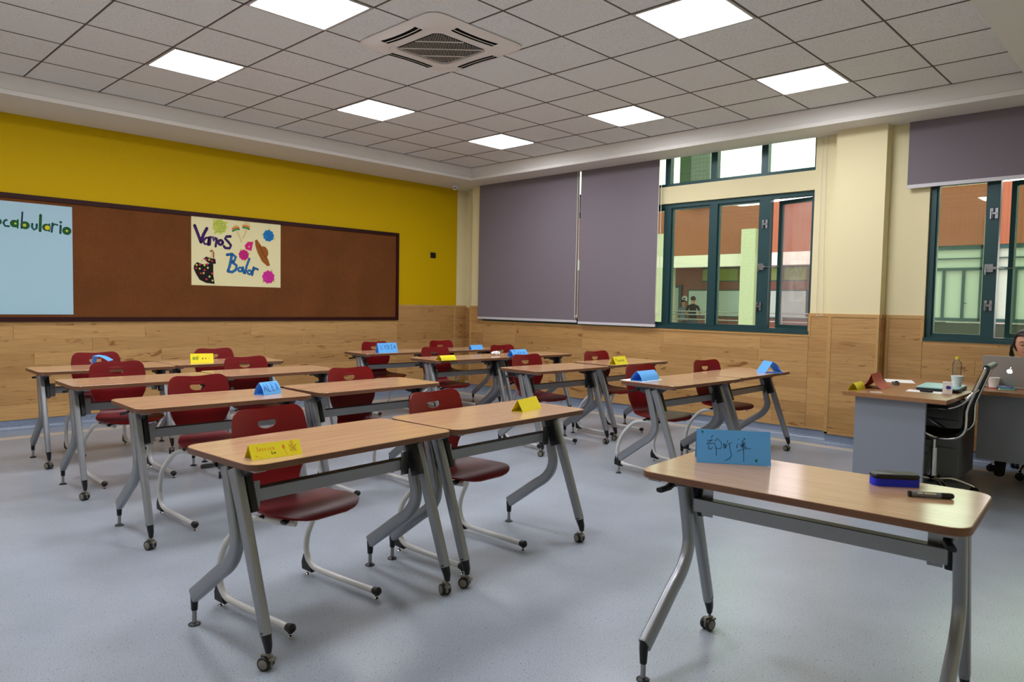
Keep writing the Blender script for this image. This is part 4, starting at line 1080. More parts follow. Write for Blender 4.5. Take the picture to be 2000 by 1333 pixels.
tent('name_card', 'yellow folded card at the left corner of the teacher desk', M_papery, (1.535, 5.850), (1.335, 5.842), .066, .056, bulge=.006, lean=.5, flap=True, z=.75)
tent('name_card', 'large red folded card sprawling open on the teacher desk', M_paperr, (1.31, 5.945), (1.02, 5.925), .15, .112, bulge=-.014, lean=.5, flap=False, z=.75)
def desk_paper(label, c, w_, d_, rz, z=.7502, m=None):
    t = thing('paper_sheet', label, 'paper', (c[0], c[1], z), rz)
    b = MB(); b.box(-w_ / 2, w_ / 2, -d_ / 2, d_ / 2, 0, .0006); b.build('sheet', m or M_paperw, t); return t
desk_paper('white paper sheet at the back of the teacher desk behind the red card', (.46, 5.83), .297, .21, .35)
desk_paper('white paper sheets at the front of the teacher desk under the black pen', (1.15, 6.19), .16, .225, .1)
desk_paper('small grey slip of paper beside the red card', (1.50, 5.965), .05, .075, .5, m=M_hem)
desk_paper('white slip of paper beside the blue laptop near the office chair', (.90, 6.40), .08, .07, .3)
pn = thing('black_pen', 'thick black pen on the white papers at the desk front', 'pen', (1.205, 6.215, .7600), math.radians(97))
b = MB(); b.lathe([(.002, -.042), (.008, -.040), (.0092, -.01), (.0092, .03), (.006, .042), (.002, .043)], (0, 0, 0), 12, 'x'); b.build('barrel', M_black, pn, smooth=40)
b = MB(); b.box(-.036, .012, -.002, .002, .0085, .012); b.build('clip', M_black, pn)
cn = thing('small_gadget', 'small silver and dark clip gadget in the middle of the teacher desk', 'gadget', (.83, 5.905, .75), .6)
b = MB(); b.prism(rrect(.055, .045, .008, 3), 0, .026, .003); b.build('body', M_steel, cn)
b = MB(); b.prism(rrect(.024, .022, .003, 2, 0, .013), .0225, .0245, 0, 'y'); b.lathe([(.002, .0225), (.008, .0225), (.008, .028), (.002, .028)], (0, 0, .013), 10, 'y'); b.build('dark_lens', M_black, cn)
b = MB(); b.box(.012, .022, -.01, .01, .026, .034); b.build('clip', M_black, cn)
# closed dark laptop with pale blue lid
M_lid = mat('pale_blue_lid', (150, 196, 196), .4)
lp = thing('closed_laptop', 'closed black laptop with a pale blue lid lying on the teacher desk', 'laptop', (.885, 6.24, .75), .07)
b = MB(); b.prism(rrect(.40, .275, .015, 3), .004, .020, .002); b.build('base', M_black, lp)
b = MB(); b.prism(rrect(.395, .27, .012, 3), .0205, .030, .002); b.build('lid', M_lid, lp)
for sx in (-1, 1):
    b = MB(); b.box(sx * .15 - .02, sx * .15 + .02, -.11, -.10, 0, .005); b.box(sx * .15 - .02, sx * .15 + .02, .10, .11, 0, .005); b.build('foot', M_black, lp)
def paper_cup(label, c, z, r0, r1, h, band=None):
    t = thing('paper_cup', label, 'cup', (c[0], c[1], z))
    b = MB(); b.lathe([(r0 * .96, .004), (r0, 0), (r1, h - .003), (r1 + .0022, h - .001), (r1 + .0016, h + .0015), (r1 - .001, h), (r0 * .97, .006), (.002, .006)], seg=24); b.build('cup_wall', M_paperw, t, smooth=50)
    if band:
        b = MB(); b.lathe([(r0 + .0004, .0005), (r0 + .0012 + (r1 - r0) * .1, h * .1)], seg=24); b.build('red_band', INK['red'] if band == 'red' else INK['sky'], t)
    else:
        b = MB()
        for k in range(9):
            a, zz = .35 + r2.uniform(-.3, .5), r2.uniform(.015, .07); rr = r0 + (r1 - r0) * zz / h + .0006
            b.add([(rr * math.cos(a + da), rr * math.sin(a + da), zz + dz) for da, dz in ((-.06, 0), (.06, .002), (.05, .008), (-.05, .006))], [(0, 1, 2, 3)])
        b.build('print', INK['skin'], t)
    return t
paper_cup('white paper cup with faint print behind the small carton, left of the office chair', (.852, 6.330), .7805, .029, .041, .078)
paper_cup('white paper cup with red base band in front of the open laptop', (.435, 6.49), .75, .029, .039, .084, 'red')
# water bottle
bt = thing('water_bottle', 'clear plastic water bottle with yellow cap at the back of the teacher desk', 'bottle', (.42, 6.235, .75))
b = MB(); b.lathe([(.004, .004), (.026, .0), (.0315, .006), (.032, .04), (.030, .046), (.032, .052), (.032, .085), (.029, .098), (.032, .112), (.0325, .135), (.030, .142), (.0325, .150), (.0325, .168), (.028, .185), (.014, .203), (.0125, .208), (.0125, .2112), (.002, .2112)], seg=22)
b.build('bottle_body', M_pet, bt, smooth=50)
b = MB(); b.lathe([(.0138, .206), (.0138, .211)], seg=16); b.build('neck_ring', M_white, bt)
b = MB(); b.lathe([(.0145, .2115), (.0150, .213), (.0150, .228), (.0135, .230), (.002, .230)], seg=20); b.build('cap', M_papery, bt, smooth=30)
# small carton
bx = thing('small_carton', 'small upright white carton with blue print at the front right of the teacher desk', 'carton', (1.145, 6.335, .75), math.radians(12))
b = MB(); b.box(-.024, .024, -.030, .030, 0, .080); b.build('box', M_paperw, bx)
b = MB(); b.box(-.026, .025, -.031, .031, .0805, .0825); b.build('top_flap', M_paperw, bx)
b = MB(); b.prism([(.006 + .017 * math.cos(a), .045 + .013 * math.sin(a)) for a in [2 * pi * k / 14 for k in range(14)]], .0242, .0246, 0, 'x'); b.build('blue_print', mat('print_blue', (52, 56, 150), .5), bx)
b = MB(); [b.box(.0242, .0245, -.008 , .022, .010 + .006 * k, .012 + .006 * k) for k in range(4)]; b.build('small_print', INK['skin'], bx)
b = MB(); b.box(-.018, .012, -.0304, -.0302, .006, .072); b.build('side_print', INK['skin'], bx)

# open silver laptop on the main desk, lid back to the camera
M_alu = mat('aluminium', (172, 168, 165), .42, .35)
ol = thing('open_laptop', 'open silver laptop with a glowing white emblem on its lid', 'laptop', (.235, 6.565, .75), math.radians(6))
b = MB(); b.prism(rrect(.245, .355, .012, 4), .002, .016, .003); b.build('base', M_alu, ol)
b = MB(); b.prism(rrect(.20, .30, .006, 2, -.008, 0), .0155, .0168); b.build('keyboard', M_black, ol)
lid = Matrix.Translation((.118, 0, .018)) @ Matrix.Rotation(math.radians(12), 4, 'Y')
def lidp(b): b.X = lid
b = MB(); lidp(b); b.prism(rrect(.355, .240, .012, 4, 0, .120), -.003, .003, .0015, 'x'); b.build('lid', M_alu, ol)
b = MB(); lidp(b); b.box(-.0036, -.0031, -.168, .168, .012, .230); b.build('screen', mat('screen_glow', (200, 205, 215), .3, 0, .5, ((205, 212, 225), .8)), ol)
# the emblem: bitten apple with a leaf
M_glow = mat('logo_light', (255, 255, 255), .4, 0, .3, ((250, 248, 255), 3.0))
ap = []
for k in range(40):
    a = 2 * pi * k / 40
    r = 1.0 - .10 * math.exp(-((a - pi / 2) / .35) ** 2) - .10 * math.exp(-((a - 1.5 * pi) / .22) ** 2) + .05 * math.cos(2 * a)
    y_, z_ = r * math.cos(a) * .98, r * math.sin(a)
    dx, dz = y_ - 1.18, z_ - .12
    dd = math.hypot(dx, dz)
    if dd < .46: y_, z_ = 1.18 + dx / dd * .46, .12 + dz / dd * .46
    ap.append((y_ * .0185, .122 + z_ * .0185))
b = MB(); lidp(b); b.prism(ap, .0031, .0036, 0, 'x')
b.prism([(.001 + .010 * u, .1445 + .012 * v_) for u, v_ in ((0, 0), (.3, .05), (.65, .4), (.75, 1.0), (.35, .8), (.05, .4))], .0031, .0036, 0, 'x')
b.build('emblem', M_glow, ol)
M_teal = mat('teal_cover', (40, 150, 130), .5)
nb = thing('notebook', 'teal notebook in front of the open laptop at the right edge', 'notebook', (.445, 6.575, .75), math.radians(14))
b = MB(); b.prism(rrect(.15, .105, .006, 2), 0, .004); b.prism(rrect(.15, .105, .006, 2), .012, .016); b.build('cover', M_teal, nb)
b = MB(); b.box(-.073, .070, -.05, .05, .004, .012); b.build('pages', M_paperw, nb)
ph = thing('flat_pack', 'flat purple and white pack lying on the teal notebook', 'pack', (.437, 6.565, .7662), math.radians(80))
b = MB(); b.prism(rrect(.105, .055, .01, 4), 0, .007, .002); b.build('pack_body', mat('purple_case', (104, 84, 176), .4), ph)
b = MB(); b.prism(rrect(.05, .048, .008, 3, -.022, 0), .0071, .0078); b.build('white_label', M_hem, ph)
gl = thing('black_clip', 'small black binder clip on the desk left of the open laptop', 'clip', (.23, 6.435, .75), .8)
b = MB(); b.prism([(-.022, 0), (.022, 0), (.012, .024), (-.004, .030)], -.012, .012, 0, 'y'); b.build('clip_body', M_black, gl)
b = MB(); b.tube([(.0, -.01, .028), (-.02, -.008, .034), (-.034, 0, .030)], .0015, 5); b.build('clip_wire', M_steel, gl)
pk = thing('pink_eraser', 'small pink eraser lying beside the black binder clip', 'eraser', (.285, 6.415, .75), .5)
b = MB(); b.prism(rrect(.055, .02, .004, 2), 0, .010, .002); b.build('rubber', mat('pink_rubber', (222, 160, 172), .7), pk)
b = MB(); b.prism(rrect(.032, .0206, .003, 2, .01, 0), -.0, .0104, 0); b.build('sleeve', M_paperw, pk)

# ------------------------------------------------------------------ office chairs
def star_base(t, R, hub_z, rot, n=5, m=None):
    for k in range(n):
        a = rot + 2 * pi * k / n
        d = Vector((math.cos(a), math.sin(a), 0)); s_ = Vector((-math.sin(a), math.cos(a), 0))
        b = MB(); P = [d * .02 + Vector((0, 0, hub_z)), d * (R * .45) + Vector((0, 0, hub_z + .012)), d * (R * .85) + Vector((0, 0, hub_z - .018)), d * R + Vector((0, 0, hub_z - .035))]
        b.tube(smoothpath(P, 4), .02, side=tuple(s_), sect=lambda k_: rsect(.036 - .014 * k_, .026 - .008 * k_, .45))
        lg = b.build('base_arm', m or M_chrome, t, smooth=50)
        c = d * R
        b = MB(); b.X = Matrix.Translation((c.x, c.y, .027)) @ Matrix.Rotation(a + .8, 4, 'Z')
        for sx in (-1, 1): b.lathe([(.002, sx * .006), (.025, sx * .006), (.027, sx * .010), (.027, sx * .020), (.022, sx * .025), (.002, sx * .026)], (0, 0, 0), 14, 'x')
        b.box(-.006, .006, -.02, .02, -.01, .030); b.X = None
        b.lathe([(.006, .05), (.006, hub_z - .04)], (c.x, c.y, 0), 8)
        b.build('caster', M_black, lg, smooth=40)
    b = MB(); b.lathe([(.034, hub_z - .025), (.034, hub_z + .025), (.002, hub_z + .025)], seg=16); b.build('hub', M_black, t, smooth=40)
oc = thing('office_chair', 'black office chair with bent chrome frame tucked under the teacher desk return', 'chair', (1.02, 6.235, 0), 0.08)
star_base(oc, .27, .095, .55)
b = MB(); b.lathe([(.033, .12), (.033, .33), (.018, .33), (.018, .44)], seg=16); b.build('gas_lift', M_chrome, oc, smooth=40)
for s in (1, -1):       # side frames run from the seat front back and up the leaning backrest
    x = s * .22
    P = [(x, -.22, .455), (x, -.10, .440), (x, .06, .434), (x, .165, .448), (x, .215, .50), (x, .222, .58), (x, .225, .66), (x, .270, .80), (x, .315, .935), (x, .325, .955)]
    b = MB(); b.tube(smoothpath(P, 5), .012, 8); b.build('side_frame', M_chrome, oc, smooth=50)
    xa_ = s * .265
    P = [(x, .285, .80), (xa_, .25, .765), (xa_, .20, .70), (xa_, .10, .655), (xa_, -.12, .650), (xa_, -.17, .62), (xa_, -.13, .54), (xa_, .0, .46), (x, .05, .44)]
    b = MB(); b.tube(smoothpath(P, 5), .010, 8); ar = b.build('armrest', M_chrome, oc, smooth=50)
    b = MB(); b.tube([(xa_, .12, .662), (xa_, -.12, .660)], .02, side=(1, 0, 0), sect=rsect(.04, .02, .4)); b.build('arm_pad', M_black, ar)
b = MB()
P = smoothpath([(0, -.225, .462), (0, -.10, .450), (0, .06, .446), (0, .155, .462), (0, .200, .52), (0, .208, .60), (0, .215, .67), (0, .258, .80), (0, .305, .935)], 5)
b.tube(P, .02, side=(1, 0, 0), sect=rsect(.425, .012, .45)); b.build('sling_seat', M_mesh, oc, smooth=60)
b = MB(); b.tube([(-.225, .328, .955), (.225, .328, .955)], .022, 12); b.build('head_roll', mat('dark_green_leather', (26, 46, 38), .4), oc, smooth=50)
b = MB(); b.box(-.23, .23, .212, .232, .72, .745); b.build('back_bar', M_chrome, oc)
b = MB(); b.box(-.10, .10, -.10, .10, .405, .43); b.box(-.22, .22, -.02, .02, .415, .43); b.build('seat_plate', M_black, oc)

PX, PY = -.07, 6.635
o2 = thing('office_chair', 'black swivel chair on a chrome star base behind the open laptop', 'chair', (PX - .10, PY + .03, 0), 0)
star_base(o2, .265, .105, -1.35)
b = MB(); b.lathe([(.027, .13), (.027, .28), (.016, .28), (.016, .42)], seg=16); b.build('gas_lift', M_chrome, o2, smooth=40)
b = MB(); b.prism(rrect(.42, .44, .10, 6), .415, .465, .015); b.build('seat_pad', M_mesh, o2, smooth=40)
b = MB(); b.X = Matrix.Translation((-.20, 0, .68)) @ Matrix.Rotation(math.radians(-8), 4, 'Y'); b.prism(rrect(.42, .40, .09, 6), -.02, .02, .010, 'x'); b.build('backrest', M_mesh, o2, smooth=40)
b = MB(); b.tube([(-.05, 0, .42), (-.20, 0, .44), (-.225, 0, .52)], .016, 8); b.build('back_post', M_chrome, o2)

# ------------------------------------------------------------------ people
def skin_body(edges, rad, lv=2, root=0):
    me = bpy.data.meshes.new('body')
    V = [r[0] for r in rad]
    me.from_pydata(V, edges, [])
    o = bpy.data.objects.new('tmp', me); COL.objects.link(o)
    md = o.modifiers.new('s', 'SKIN'); md.use_smooth_shade = True; md.branch_smoothing = .3
    for i, d in enumerate(me.skin_vertices[0].data):
        r = rad[i][1]; d.radius = r if isinstance(r, tuple) else (r, r)
        d.use_root = (i == root)
    sb = o.modifiers.new('d', 'SUBSURF'); sb.levels = lv; sb.render_levels = lv
    dg = bpy.context.evaluated_depsgraph_get(); dg.update()
    m2 = bpy.data.meshes.new_from_object(o.evaluated_get(dg))
    bpy.data.objects.remove(o)
    m2.shade_smooth()
    return m2
def person(label, loc, rz, J, edges, zones, group=None, lv=2):
    # J: list of (position, radius); zones: function giving a material slot for a face centre
    t = thing('person', label, 'person', loc, rz, group)
    me = skin_body(edges, J, lv)
    me.materials.clear()
    mats_, fn = zones
    for m in mats_: me.materials.append(m)
    for p in me.polygons: p.material_index = fn(p.center)
    put('body', me, t)
    return t
M_skin = mat('skin', (196, 142, 112), .5); M_skin2 = mat('skin_shade', (186, 136, 104), .5)
M_hair = mat('dark_hair', (24, 17, 14), .5); M_blk = mat('black_cloth', (18, 18, 20), .85); M_jean = mat('dark_jeans', (58, 66, 84), .85); M_shirt = mat('grey_blue_shirt', (112, 130, 146), .85); M_trous = mat('dark_trousers', (40, 42, 50), .85)
M_eye = mat('eye_dark', (20, 14, 12), .3); M_lip = mat('lips', (150, 72, 70), .5)
def standing(label, loc, rz, H, mats_, armpose, hairm):
    k = H / 1.72
    J = [((0, 0, .95), (.135, .10)), ((0, 0, 1.10), (.125, .09)), ((0, .0, 1.27), (.145, .095)), ((0, -.01, 1.41), (.10, .075)), ((0, -.005, 1.49), .05), ((0, .01, 1.56), (.062, .07)), ((0, .012, 1.63), (.076, .090)), ((0, .008, 1.69), (.055, .066)),
         ((.10, 0, .90), .095), ((.105, .01, .50), .058), ((.11, -.02, .10), .042), ((.115, .10, .035), (.04, .03)), ((-.10, 0, .90), .095), ((-.105, .01, .50), .058), ((-.11, -.02, .10), .042), ((-.115, .10, .035), (.04, .03)),
         ((.165, -.01, 1.38), .058), ((-.165, -.01, 1.38), .058)]
    E_ = [(0, 1), (1, 2), (2, 3), (3, 4), (4, 5), (5, 6), (6, 7), (0, 8), (8, 9), (9, 10), (10, 11), (0, 12), (12, 13), (13, 14), (14, 15), (3, 16), (3, 17)]
    arm0 = len(J)
    for s, sh in ((1, 16), (-1, 17)):
        el, wr, hd = armpose[0 if s > 0 else 1]
        i = len(J); J += [(el, .042), (wr, .030), (hd, (.034, .022))]
        E_ += [(sh, i), (i, i + 1), (i + 1, i + 2)]
        d = (Vector(hd) - Vector(wr)).normalized(); sd = d.cross(Vector((0, 0, 1))); sd = sd.normalized() if sd.length > .1 else Vector((1, 0, 0))
        for f in range(4):       # four fingers and a thumb from the side of the palm
            j = len(J); o_ = sd * (.024 - .016 * f)
            J += [(tuple(Vector(hd) + d * .045 + o_), .0085), (tuple(Vector(hd) + d * (.085 + .008 * (f in (1, 2))) + o_ + Vector((0, 0, -.012))), .0075)]
            E_ += [(i + 2, j), (j, j + 1)]
        j = len(J); J += [(tuple(Vector(hd) + sd * .045 + d * .01), .010), (tuple(Vector(hd) + sd * .055 + d * .045), .0085)]; E_ += [(i + 2, j), (j, j + 1)]
    J = [((p[0] * k, p[1] * k, p[2] * k), r) for p, r in J]
    sleeve = 1.20 * k
    def fn(c):
        if c.z > 1.475 * k: return 0
        if c.z < .075 * k: return 3
        if abs(c.x) > .175 * k and c.z < sleeve or (c.y > .16 * k and c.z > .9 * k): return 0
        return 1 if c.z > .955 * k else 2
    t = person(label, loc, rz, J, E_, (mats_, fn), 'people across the courtyard', 2)
    b = MB(); b.ball((0, -.012 * k, 1.655 * k), (.087, .098, .085), 18, 12)
    b.v = [(x, y - .02 * max(0, (1.64 * k - z) * 6) if y > .02 else y, max(z, 1.60 * k if y < .03 else 1.665 * k)) for x, y, z in b.v]
    b.build('hair', hairm, t, smooth=70)
    for s in (-1, 1):
        b = MB(); b.ball((s * .032, .098 * k, 1.632 * k), (.011, .008, .007), 8, 6); b.build('eye', M_eye, t, smooth=60)
        b = MB(); b.ball((s * .081, .012, 1.625 * k), (.010, .018, .030), 8, 6); b.build('ear', mats_[0], t, smooth=60)
    b = MB(); b.ball((0, .106 * k, 1.605 * k), (.013, .017, .022), 10, 8); b.build('nose', mats_[0], t, smooth=60)
    b = MB(); b.ball((0, .096 * k, 1.573 * k), (.022, .008, .006), 10, 6); b.build('mouth', M_lip, t, smooth=60)
    return t
M_shoe = mat('dark_shoe', (24, 22, 22), .6)
bent = [((.25, .02, 1.14), (.17, .24, 1.06), (.13, .32, 1.06)), ((-.25, .02, 1.14), (-.17, .24, 1.06), (-.13, .32, 1.06))]
down = [((.23, -.02, 1.12), (.24, .06, .88), (.235, .08, .80)), ((-.23, -.02, 1.12), (-.24, .06, .88), (-.235, .08, .80))]
standing('person in a black T-shirt seen from behind in the far corridor', (-14.95, -4.93, 0), math.radians(105), 1.70, [M_skin2, M_blk, M_jean, M_shoe], bent, M_hair)
standing('person in a grey-blue shirt facing the one in black in the far corridor', (-15.05, -5.36, 0), math.radians(-40), 1.57, [M_skin, M_shirt, M_trous, M_shoe], down, M_hair)

# seated woman behind the laptop (the photo edge cuts through her face)
HZ = 1.085
def sp(x, y, z): return (x, y, z)
J = [((-.06, 0, .52), (.13, .16)), ((-.05, 0, .66), (.10, .135)), ((-.02, 0, .80), (.105, .145)), ((.0, 0, .905), (.07, .10)), ((.012, 0, .965), .045), ((.035, 0, 1.020), (.060, .056)), ((.040, 0, 1.085), (.086, .074)), ((.025, 0, 1.150), (.076, .068)), ((.012, 0, 1.185), (.045, .045)),
     ((.10, .10, .50), .082), ((.38, .10, .47), .058), ((.30, .10, .12), .042), ((.40, .10, .05), (.04, .03)), ((.10, -.10, .50), .082), ((.36, -.11, .47), .058), ((.27, -.12, .12), .042), ((.37, -.12, .05), (.04, .03)),
     ((.0, .16, .88), .050), ((.0, -.16, .88), .050), ((.04, .22, .70), .038), ((.04, -.22, .70), .038), ((.17, .11, .792), .028), ((.17, -.11, .792), .028), ((.215, .085, .792), (.034, .018)), ((.215, -.085, .792), (.034, .018))]
E_ = [(0, 1), (1, 2), (2, 3), (3, 4), (4, 5), (5, 6), (6, 7), (7, 8), (0, 9), (9, 10), (10, 11), (11, 12), (0, 13), (13, 14), (14, 15), (15, 16), (3, 17), (3, 18), (17, 19), (18, 20), (19, 21), (20, 22), (21, 23), (22, 24)]
for h, s in ((23, 1), (24, -1)):
    c = Vector(J[h][0])
    for f in range(4):
        j = len(J); y_ = c.y + s * (.024 - .016 * f); ln = (.064, .074, .078, .066)[f]
        J += [((c.x + .040, y_, c.z + .004), .0085), ((c.x + ln, y_ - s * .003, c.z - .014), .0075)]; E_ += [(h, j), (j, j + 1)]
    j = len(J); J += [((c.x + .012, c.y - s * .042, c.z - .004), .010), ((c.x + .045, c.y - s * .052, c.z - .012), .0085)]; E_ += [(h, j), (j, j + 1)]
def wz(c):
    if c.z > .945 or (c.x > .10 and c.z > .72 and c.z < .86 and abs(c.y) < .17): return 0
    if c.z < .09: return 3
    return 1 if c.z > .56 and c.x < .16 else 2
wm = person('person with dark hair in a black top seated behind the open laptop', (PX, PY - .02, 0), math.radians(6), J, E_, ([M_skin, M_blk, M_trous, M_shoe], wz), None, 3)
body = [c for c in wm.children if c.name.startswith('body')][0]
for v in body.data.vertices:       # face: nose bridge, eye sockets, chin
    c = v.co
    if c.z > .97 and c.x > .04:
        y = c.y
        g = lambda y0, z0, sy, sz: math.exp(-((y - y0) / sy) ** 2 - ((c.z - z0) / sz) ** 2)
        dx = .020 * g(0, 1.052, .011, .014) + .012 * g(0, 1.072, .008, .020) - .010 * (g(.030, 1.084, .015, .010) + g(-.030, 1.084, .015, .010)) + .006 * g(0, 1.024, .022, .008) + .009 * g(0, .992, .018, .014) + .004 * (g(.030, 1.102, .02, .007) + g(-.030, 1.102, .02, .007)) + .004 * (g(.036, 1.050, .016, .016) + g(-.036, 1.050, .016, .016))
        c.x += dx
for s in (-1, 1):
    b = MB(); b.ball((.108, s * .030, 1.083), (.010, .0135, .0085), 12, 8); b.build('eyelid', M_skin2, wm, smooth=60)
    b = MB(); b.tube([(.112, s * .016, 1.080), (.119, s * .030, 1.0785), (.110, s * .045, 1.081)], .0022, 6); b.build('eyelash', M_eye, wm)
    b = MB(); b.tube([(.117, s * .012, 1.104), (.119, s * .028, 1.110), (.107, s * .050, 1.103)], [.002, .0035, .0015], 6); b.build('eyebrow', M_hair, wm)
    b = MB(); b.ball((.030, s * .074, 1.075), (.016, .008, .026), 10, 8); b.build('ear', M_skin2, wm, smooth=60)
b = MB(); b.tube([(.112, -.022, 1.023), (.1235, -.006, 1.026), (.124, 0, 1.025), (.1235, .006, 1.026), (.112, .022, 1.023)], [.002, .005, .0045, .005, .002], 8); b.build('mouth', M_lip, wm, smooth=60)
b = MB(); b.ball((.018, 0, 1.105), (.106, .094, .108), 26, 18)
hv = []
for x, y, z in b.v:
    # hairline open over the face, hair drawn back
    if x > .055 and z < 1.150: x = .055 - .02 * (1.150 - z) / .1; y *= .93
    hv.append((x, y, z))
b.v = hv
b.ball((-.105, 0, 1.09), (.045, .05, .05), 14, 10)
hr = b.build('hair', M_hair, wm, smooth=70)
b = MB()
for k in range(16):
    s = -1 if k < 11 else 1; a = k * .37
    P = [(.045 - .012 * (k % 5), s * .082, 1.13 - .006 * k), (.050 - .010 * (k % 5), s * (.094 + .006 * (k % 3)), 1.07 - .004 * k), (.030 - .010 * (k % 4), s * (.088 + .008 * (k % 4)), 1.02 - .004 * k), (.02 - .01 * (k % 3), s * (.074 + .006 * (k % 3)), .985 - .003 * k)]
    b.tube(smoothpath(P, 3), [.003] * 9 + [.001], 5)
lh = b.build('loose_hair', M_hair, wm, smooth=60); lh['kind'] = 'stuff'

# ------------------------------------------------------------------ across the courtyard
M_terra = mat('terracotta_tile', (142, 76, 48), .55)
def gridmat(m, base, joint, sy, sz, jw=.08):
    N, L, p = nodes(m)
    tc = N.new('ShaderNodeTexCoord'); sx = N.new('ShaderNodeSeparateXYZ'); L.new(tc.outputs['Object'], sx.inputs[0])
    ax = N.new('ShaderNodeMath'); ax.operation = 'ADD'; L.new(sx.outputs['X'], ax.inputs[0]); L.new(sx.outputs['Y'], ax.inputs[1])
    outs = []
    for src, s_ in ((ax.outputs[0], sy), (sx.outputs['Z'], sz)):
        a = N.new('ShaderNodeMath'); a.operation = 'DIVIDE'; a.inputs[1].default_value = s_; L.new(src, a.inputs[0])
        f = N.new('ShaderNodeMath'); f.operation = 'FRACT'; L.new(a.outputs[0], f.inputs[0])
        c = N.new('ShaderNodeMath'); c.operation = 'LESS_THAN'; c.inputs[1].default_value = jw; L.new(f.outputs[0], c.inputs[0]); outs.append(c.outputs[0])
    mx = N.new('ShaderNodeMath'); mx.operation = 'MAXIMUM'; L.new(outs[0], mx.inputs[0]); L.new(outs[1], mx.inputs[1])
    L.new(mix(N, L, mx.outputs[0], rgb(*base), rgb(*joint)), p.inputs['Base Color'])
gridmat(M_terra, (142, 76, 48), (122, 66, 44), .10, .05, .12)
M_mosaic = mat('white_mosaic', (226, 226, 200), .4); gridmat(M_mosaic, (206, 206, 186), (150, 152, 130), .055, .055, .16)
M_mosaicg = mat('grey_mosaic', (150, 160, 150), .5); gridmat(M_mosaicg, (84, 96, 90), (52, 62, 58), .13, .13, .12)
M_green = mat('dark_green_render', (28, 58, 26), .7)
M_slab = mat('white_render', (216, 210, 204), .7)
M_corr = wood('red_brown_panel', (134, 66, 42), (112, 52, 32), (152, 80, 52), (.5, 6, 6), .4)
M_dgreen = mat('dark_spandrel', (38, 46, 36), .6)
M_pale = mat('frosted_pale_glass', (172, 182, 178), .25)
M_board = mat('whiteboard_surface', (196, 214, 216), .3)
M_pave = mat('courtyard_paving', (150, 148, 142), .8)
b = MB(); b.box(-18, XW - .27, -16, 16, -.20, -.06); struct(b.build('courtyard_ground', M_pave))
OX = -14.0
for nm_, y0, y1 in (('sky_blocker_left', -14.5, -14), ('sky_blocker_right', 16, 16.5)):
    b = MB(); b.box(-18, XW - .27, y0, y1, -.2, 14); struct(b.build(nm_, M_slab))  # unseen end walls, added to screen the facade across from side sky light
ob = thing('opposite_building', 'opposite wing with terracotta parapet, open corridor and pale windows seen through the windows', 'building', (OX, 0, 0))
def fb(name, m, x0, x1, y0, y1, z0, z1, par=None):
    b = MB(); b.box(x0 - OX, x1 - OX, y0, y1, z0, z1); return b.build(name, m, par or ob)
fb('parapet_band', M_terra, OX - .25, OX, -14, 14, 3.035, 4.55)
fb('slab_band', M_slab, OX - .3, OX + .03, -14, 2.3, 2.65, 3.03)
fb('corridor_ceiling', M_slab, OX - 2.6, OX - .3, -14, 2.3, 2.95, 3.03)
fb('corridor_floor', M_pave, OX - 2.6, OX, -14, 2.3, -.06, 0)
cw = fb('corridor_wall', M_corr, OX - 2.7, OX - 2.5, -14, 2.3, 0, 2.95)
fb('edge_kerb', M_slab, OX - .12, OX, -14, 2.3, 0, .12)
fb('corridor_end_wall', M_mosaic, OX - .35, OX + .02, -5.95, -5.28, 0, 3.80)
fb('column', M_mosaic, OX - .1, OX + .25, -2.66, -2.20, 0, 3.76)
fb('column', M_mosaic, OX - .1, OX + .12, 3.67, 3.86, 0, 3.74)
fb('upper_column', M_green, OX - .3, OX + .02, -5.02, -4.56, 4.56, 9.5); fb('upper_column', M_mosaicg, OX - .3, OX + .10, -4.56, -3.88, 4.56, 9.5)
for zz in (1.205, 1.10, .945):
    b = MB(); b.tube([(.04, -5.28, zz), (.04, 2.3, zz)], .022, 8); b.build('hand_rail', M_steel, ob)
for yy in (-5.2, -3.9, -1.4, 0, 1.3):
    b = MB(); b.tube([(.04, yy, .1), (.04, yy, 1.2)], .018, 8); b.build('rail_post', M_steel, ob)
# ribbon of pale windows on the right part
fb('spandrel', M_dgreen, OX - .2, OX, 2.3, 14, 0, 1.07)
fb('window_sill', M_steel, OX - .2, OX + .03, 2.3, 14, 1.075, 1.11)
for y0 in (2.36, 3.9, 5.3, 6.7):
    y1 = y0 + 1.29
    wf = fb('ribbon_window', M_pale, OX - .12, OX - .10, y0, y1, 1.15, 2.98)
    for a, c, z0, z1 in ((y0, y0 + .06, 1.12, 3.02), (y1 - .07, y1, 1.12, 3.02), (y0, y1, 1.11, 1.19), (y0, y1, 2.40, 2.47), (y0, y1, 2.93, 3.03), (y0, y1, 2.69, 2.715), (y0 + .40, y0 + .46, 1.19, 2.40), (y0 + .84, y0 + .90, 1.19, 2.40)):
        fb('window_bar', M_frame, OX - .10, OX - .03, a, c, z0, z1, wf)
    b = MB(); b.box(-.03, 0, y0 + .88, y0 + .98, 1.555, 1.575); b.build('window_handle', M_black, wf)
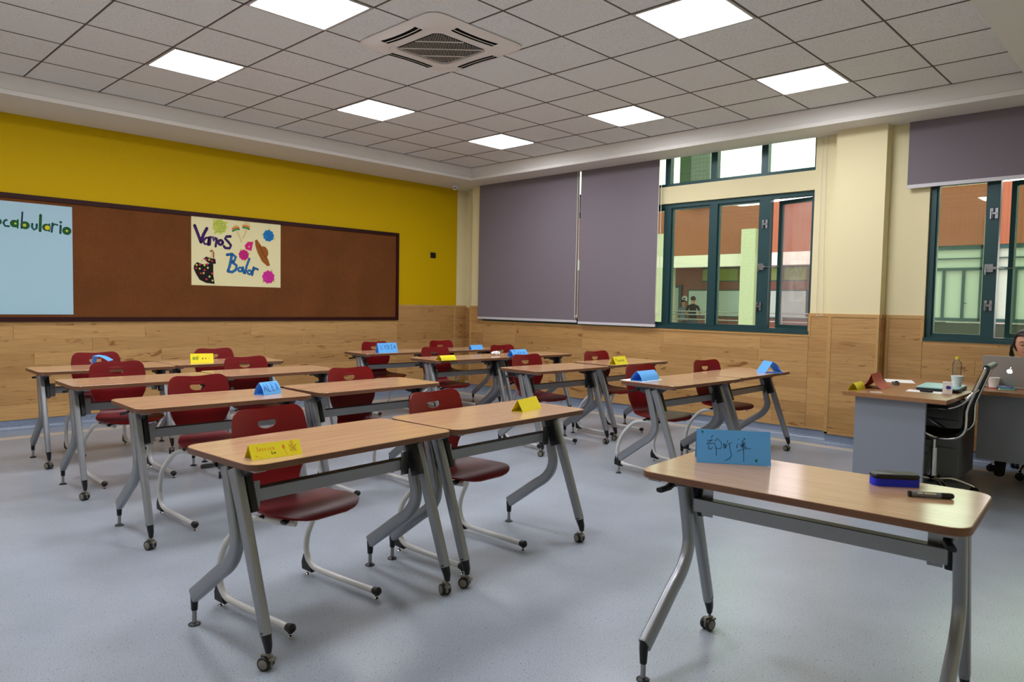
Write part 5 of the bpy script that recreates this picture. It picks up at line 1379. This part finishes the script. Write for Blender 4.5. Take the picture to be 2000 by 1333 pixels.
# corridor back wall details
BX = OX - 2.5
wbd = thing('whiteboard', 'long pale whiteboard on the far corridor wall', 'whiteboard', (BX, -3.84, 1.04))
b = MB(); b.box(.001, .03, -2.15, 2.15, 0, .90); b.build('board', M_board, wbd)
b = MB(); [b.box(.001, .04, a, c, d, f) for a, c, d, f in ((-2.2, 2.2, -.04, 0), (-2.2, 2.2, .9, .94), (-2.2, -2.15, 0, .9), (2.15, 2.2, 0, .9))]; b.build('board_frame', M_frame, wbd)
fb('corridor_door', M_pale, BX, BX + .04, -7.0, -6.40, 0, 2.05); fb('door_frame', M_frame, BX, BX + .06, -6.40, -6.28, 0, 2.15); fb('door_frame', M_frame, BX, BX + .06, -7.1, -6.40, 2.05, 2.15)
M_cler = mat('green_lit_clerestory', (132, 150, 60), .3)
for y0, y1 in ((-5.45, -4.1), (-4.04, -3.25), (-3.19, -2.5), (-2.44, -1.7)):
    fb('clerestory_pane', M_cler, BX + .001, BX + .02, y0, y1, 2.30, 2.72)
fb('clerestory_frame', M_frame, BX, BX + .03, -5.5, -1.65, 2.26, 2.30); fb('clerestory_frame', M_frame, BX, BX + .03, -5.5, -1.65, 2.72, 2.76)
em = thing('emergency_light', 'white twin headed emergency light on the far corridor wall', 'light', (BX, -1.25, 2.22))
b = MB(); b.box(.001, .08, -.17, .17, 0, .16); b.build('battery_box', M_slab, em)
for s in (-1, 1):
    b = MB(); b.lathe([(.004, .0), (.05, .0), (.06, .08), (.05, .085), (.004, .085)], (.02, s * .12, .24), 12, 'x'); b.box(.02, .05, s * .12 - .015, s * .12 + .015, .15, .24); b.build('lamp_head', M_slab, em, smooth=40)
nt = thing('notice', 'tilted white notice sheet on the far corridor wall above the person in grey-blue', 'notice', (BX + .002, -6.19, 1.585))
b = MB(); b.prism([(-.15, .04), (.14, -.02), (.18, .08), (.04, .18), (-.13, .11)], 0, .006, 0, 'x'); b.build('sheet', M_paperw, nt)
b = MB(); b.box(.0062, .0072, -.04, .06, .04, .10); b.build('print', INK['navy'], nt)
bpy.context.view_layer.update()
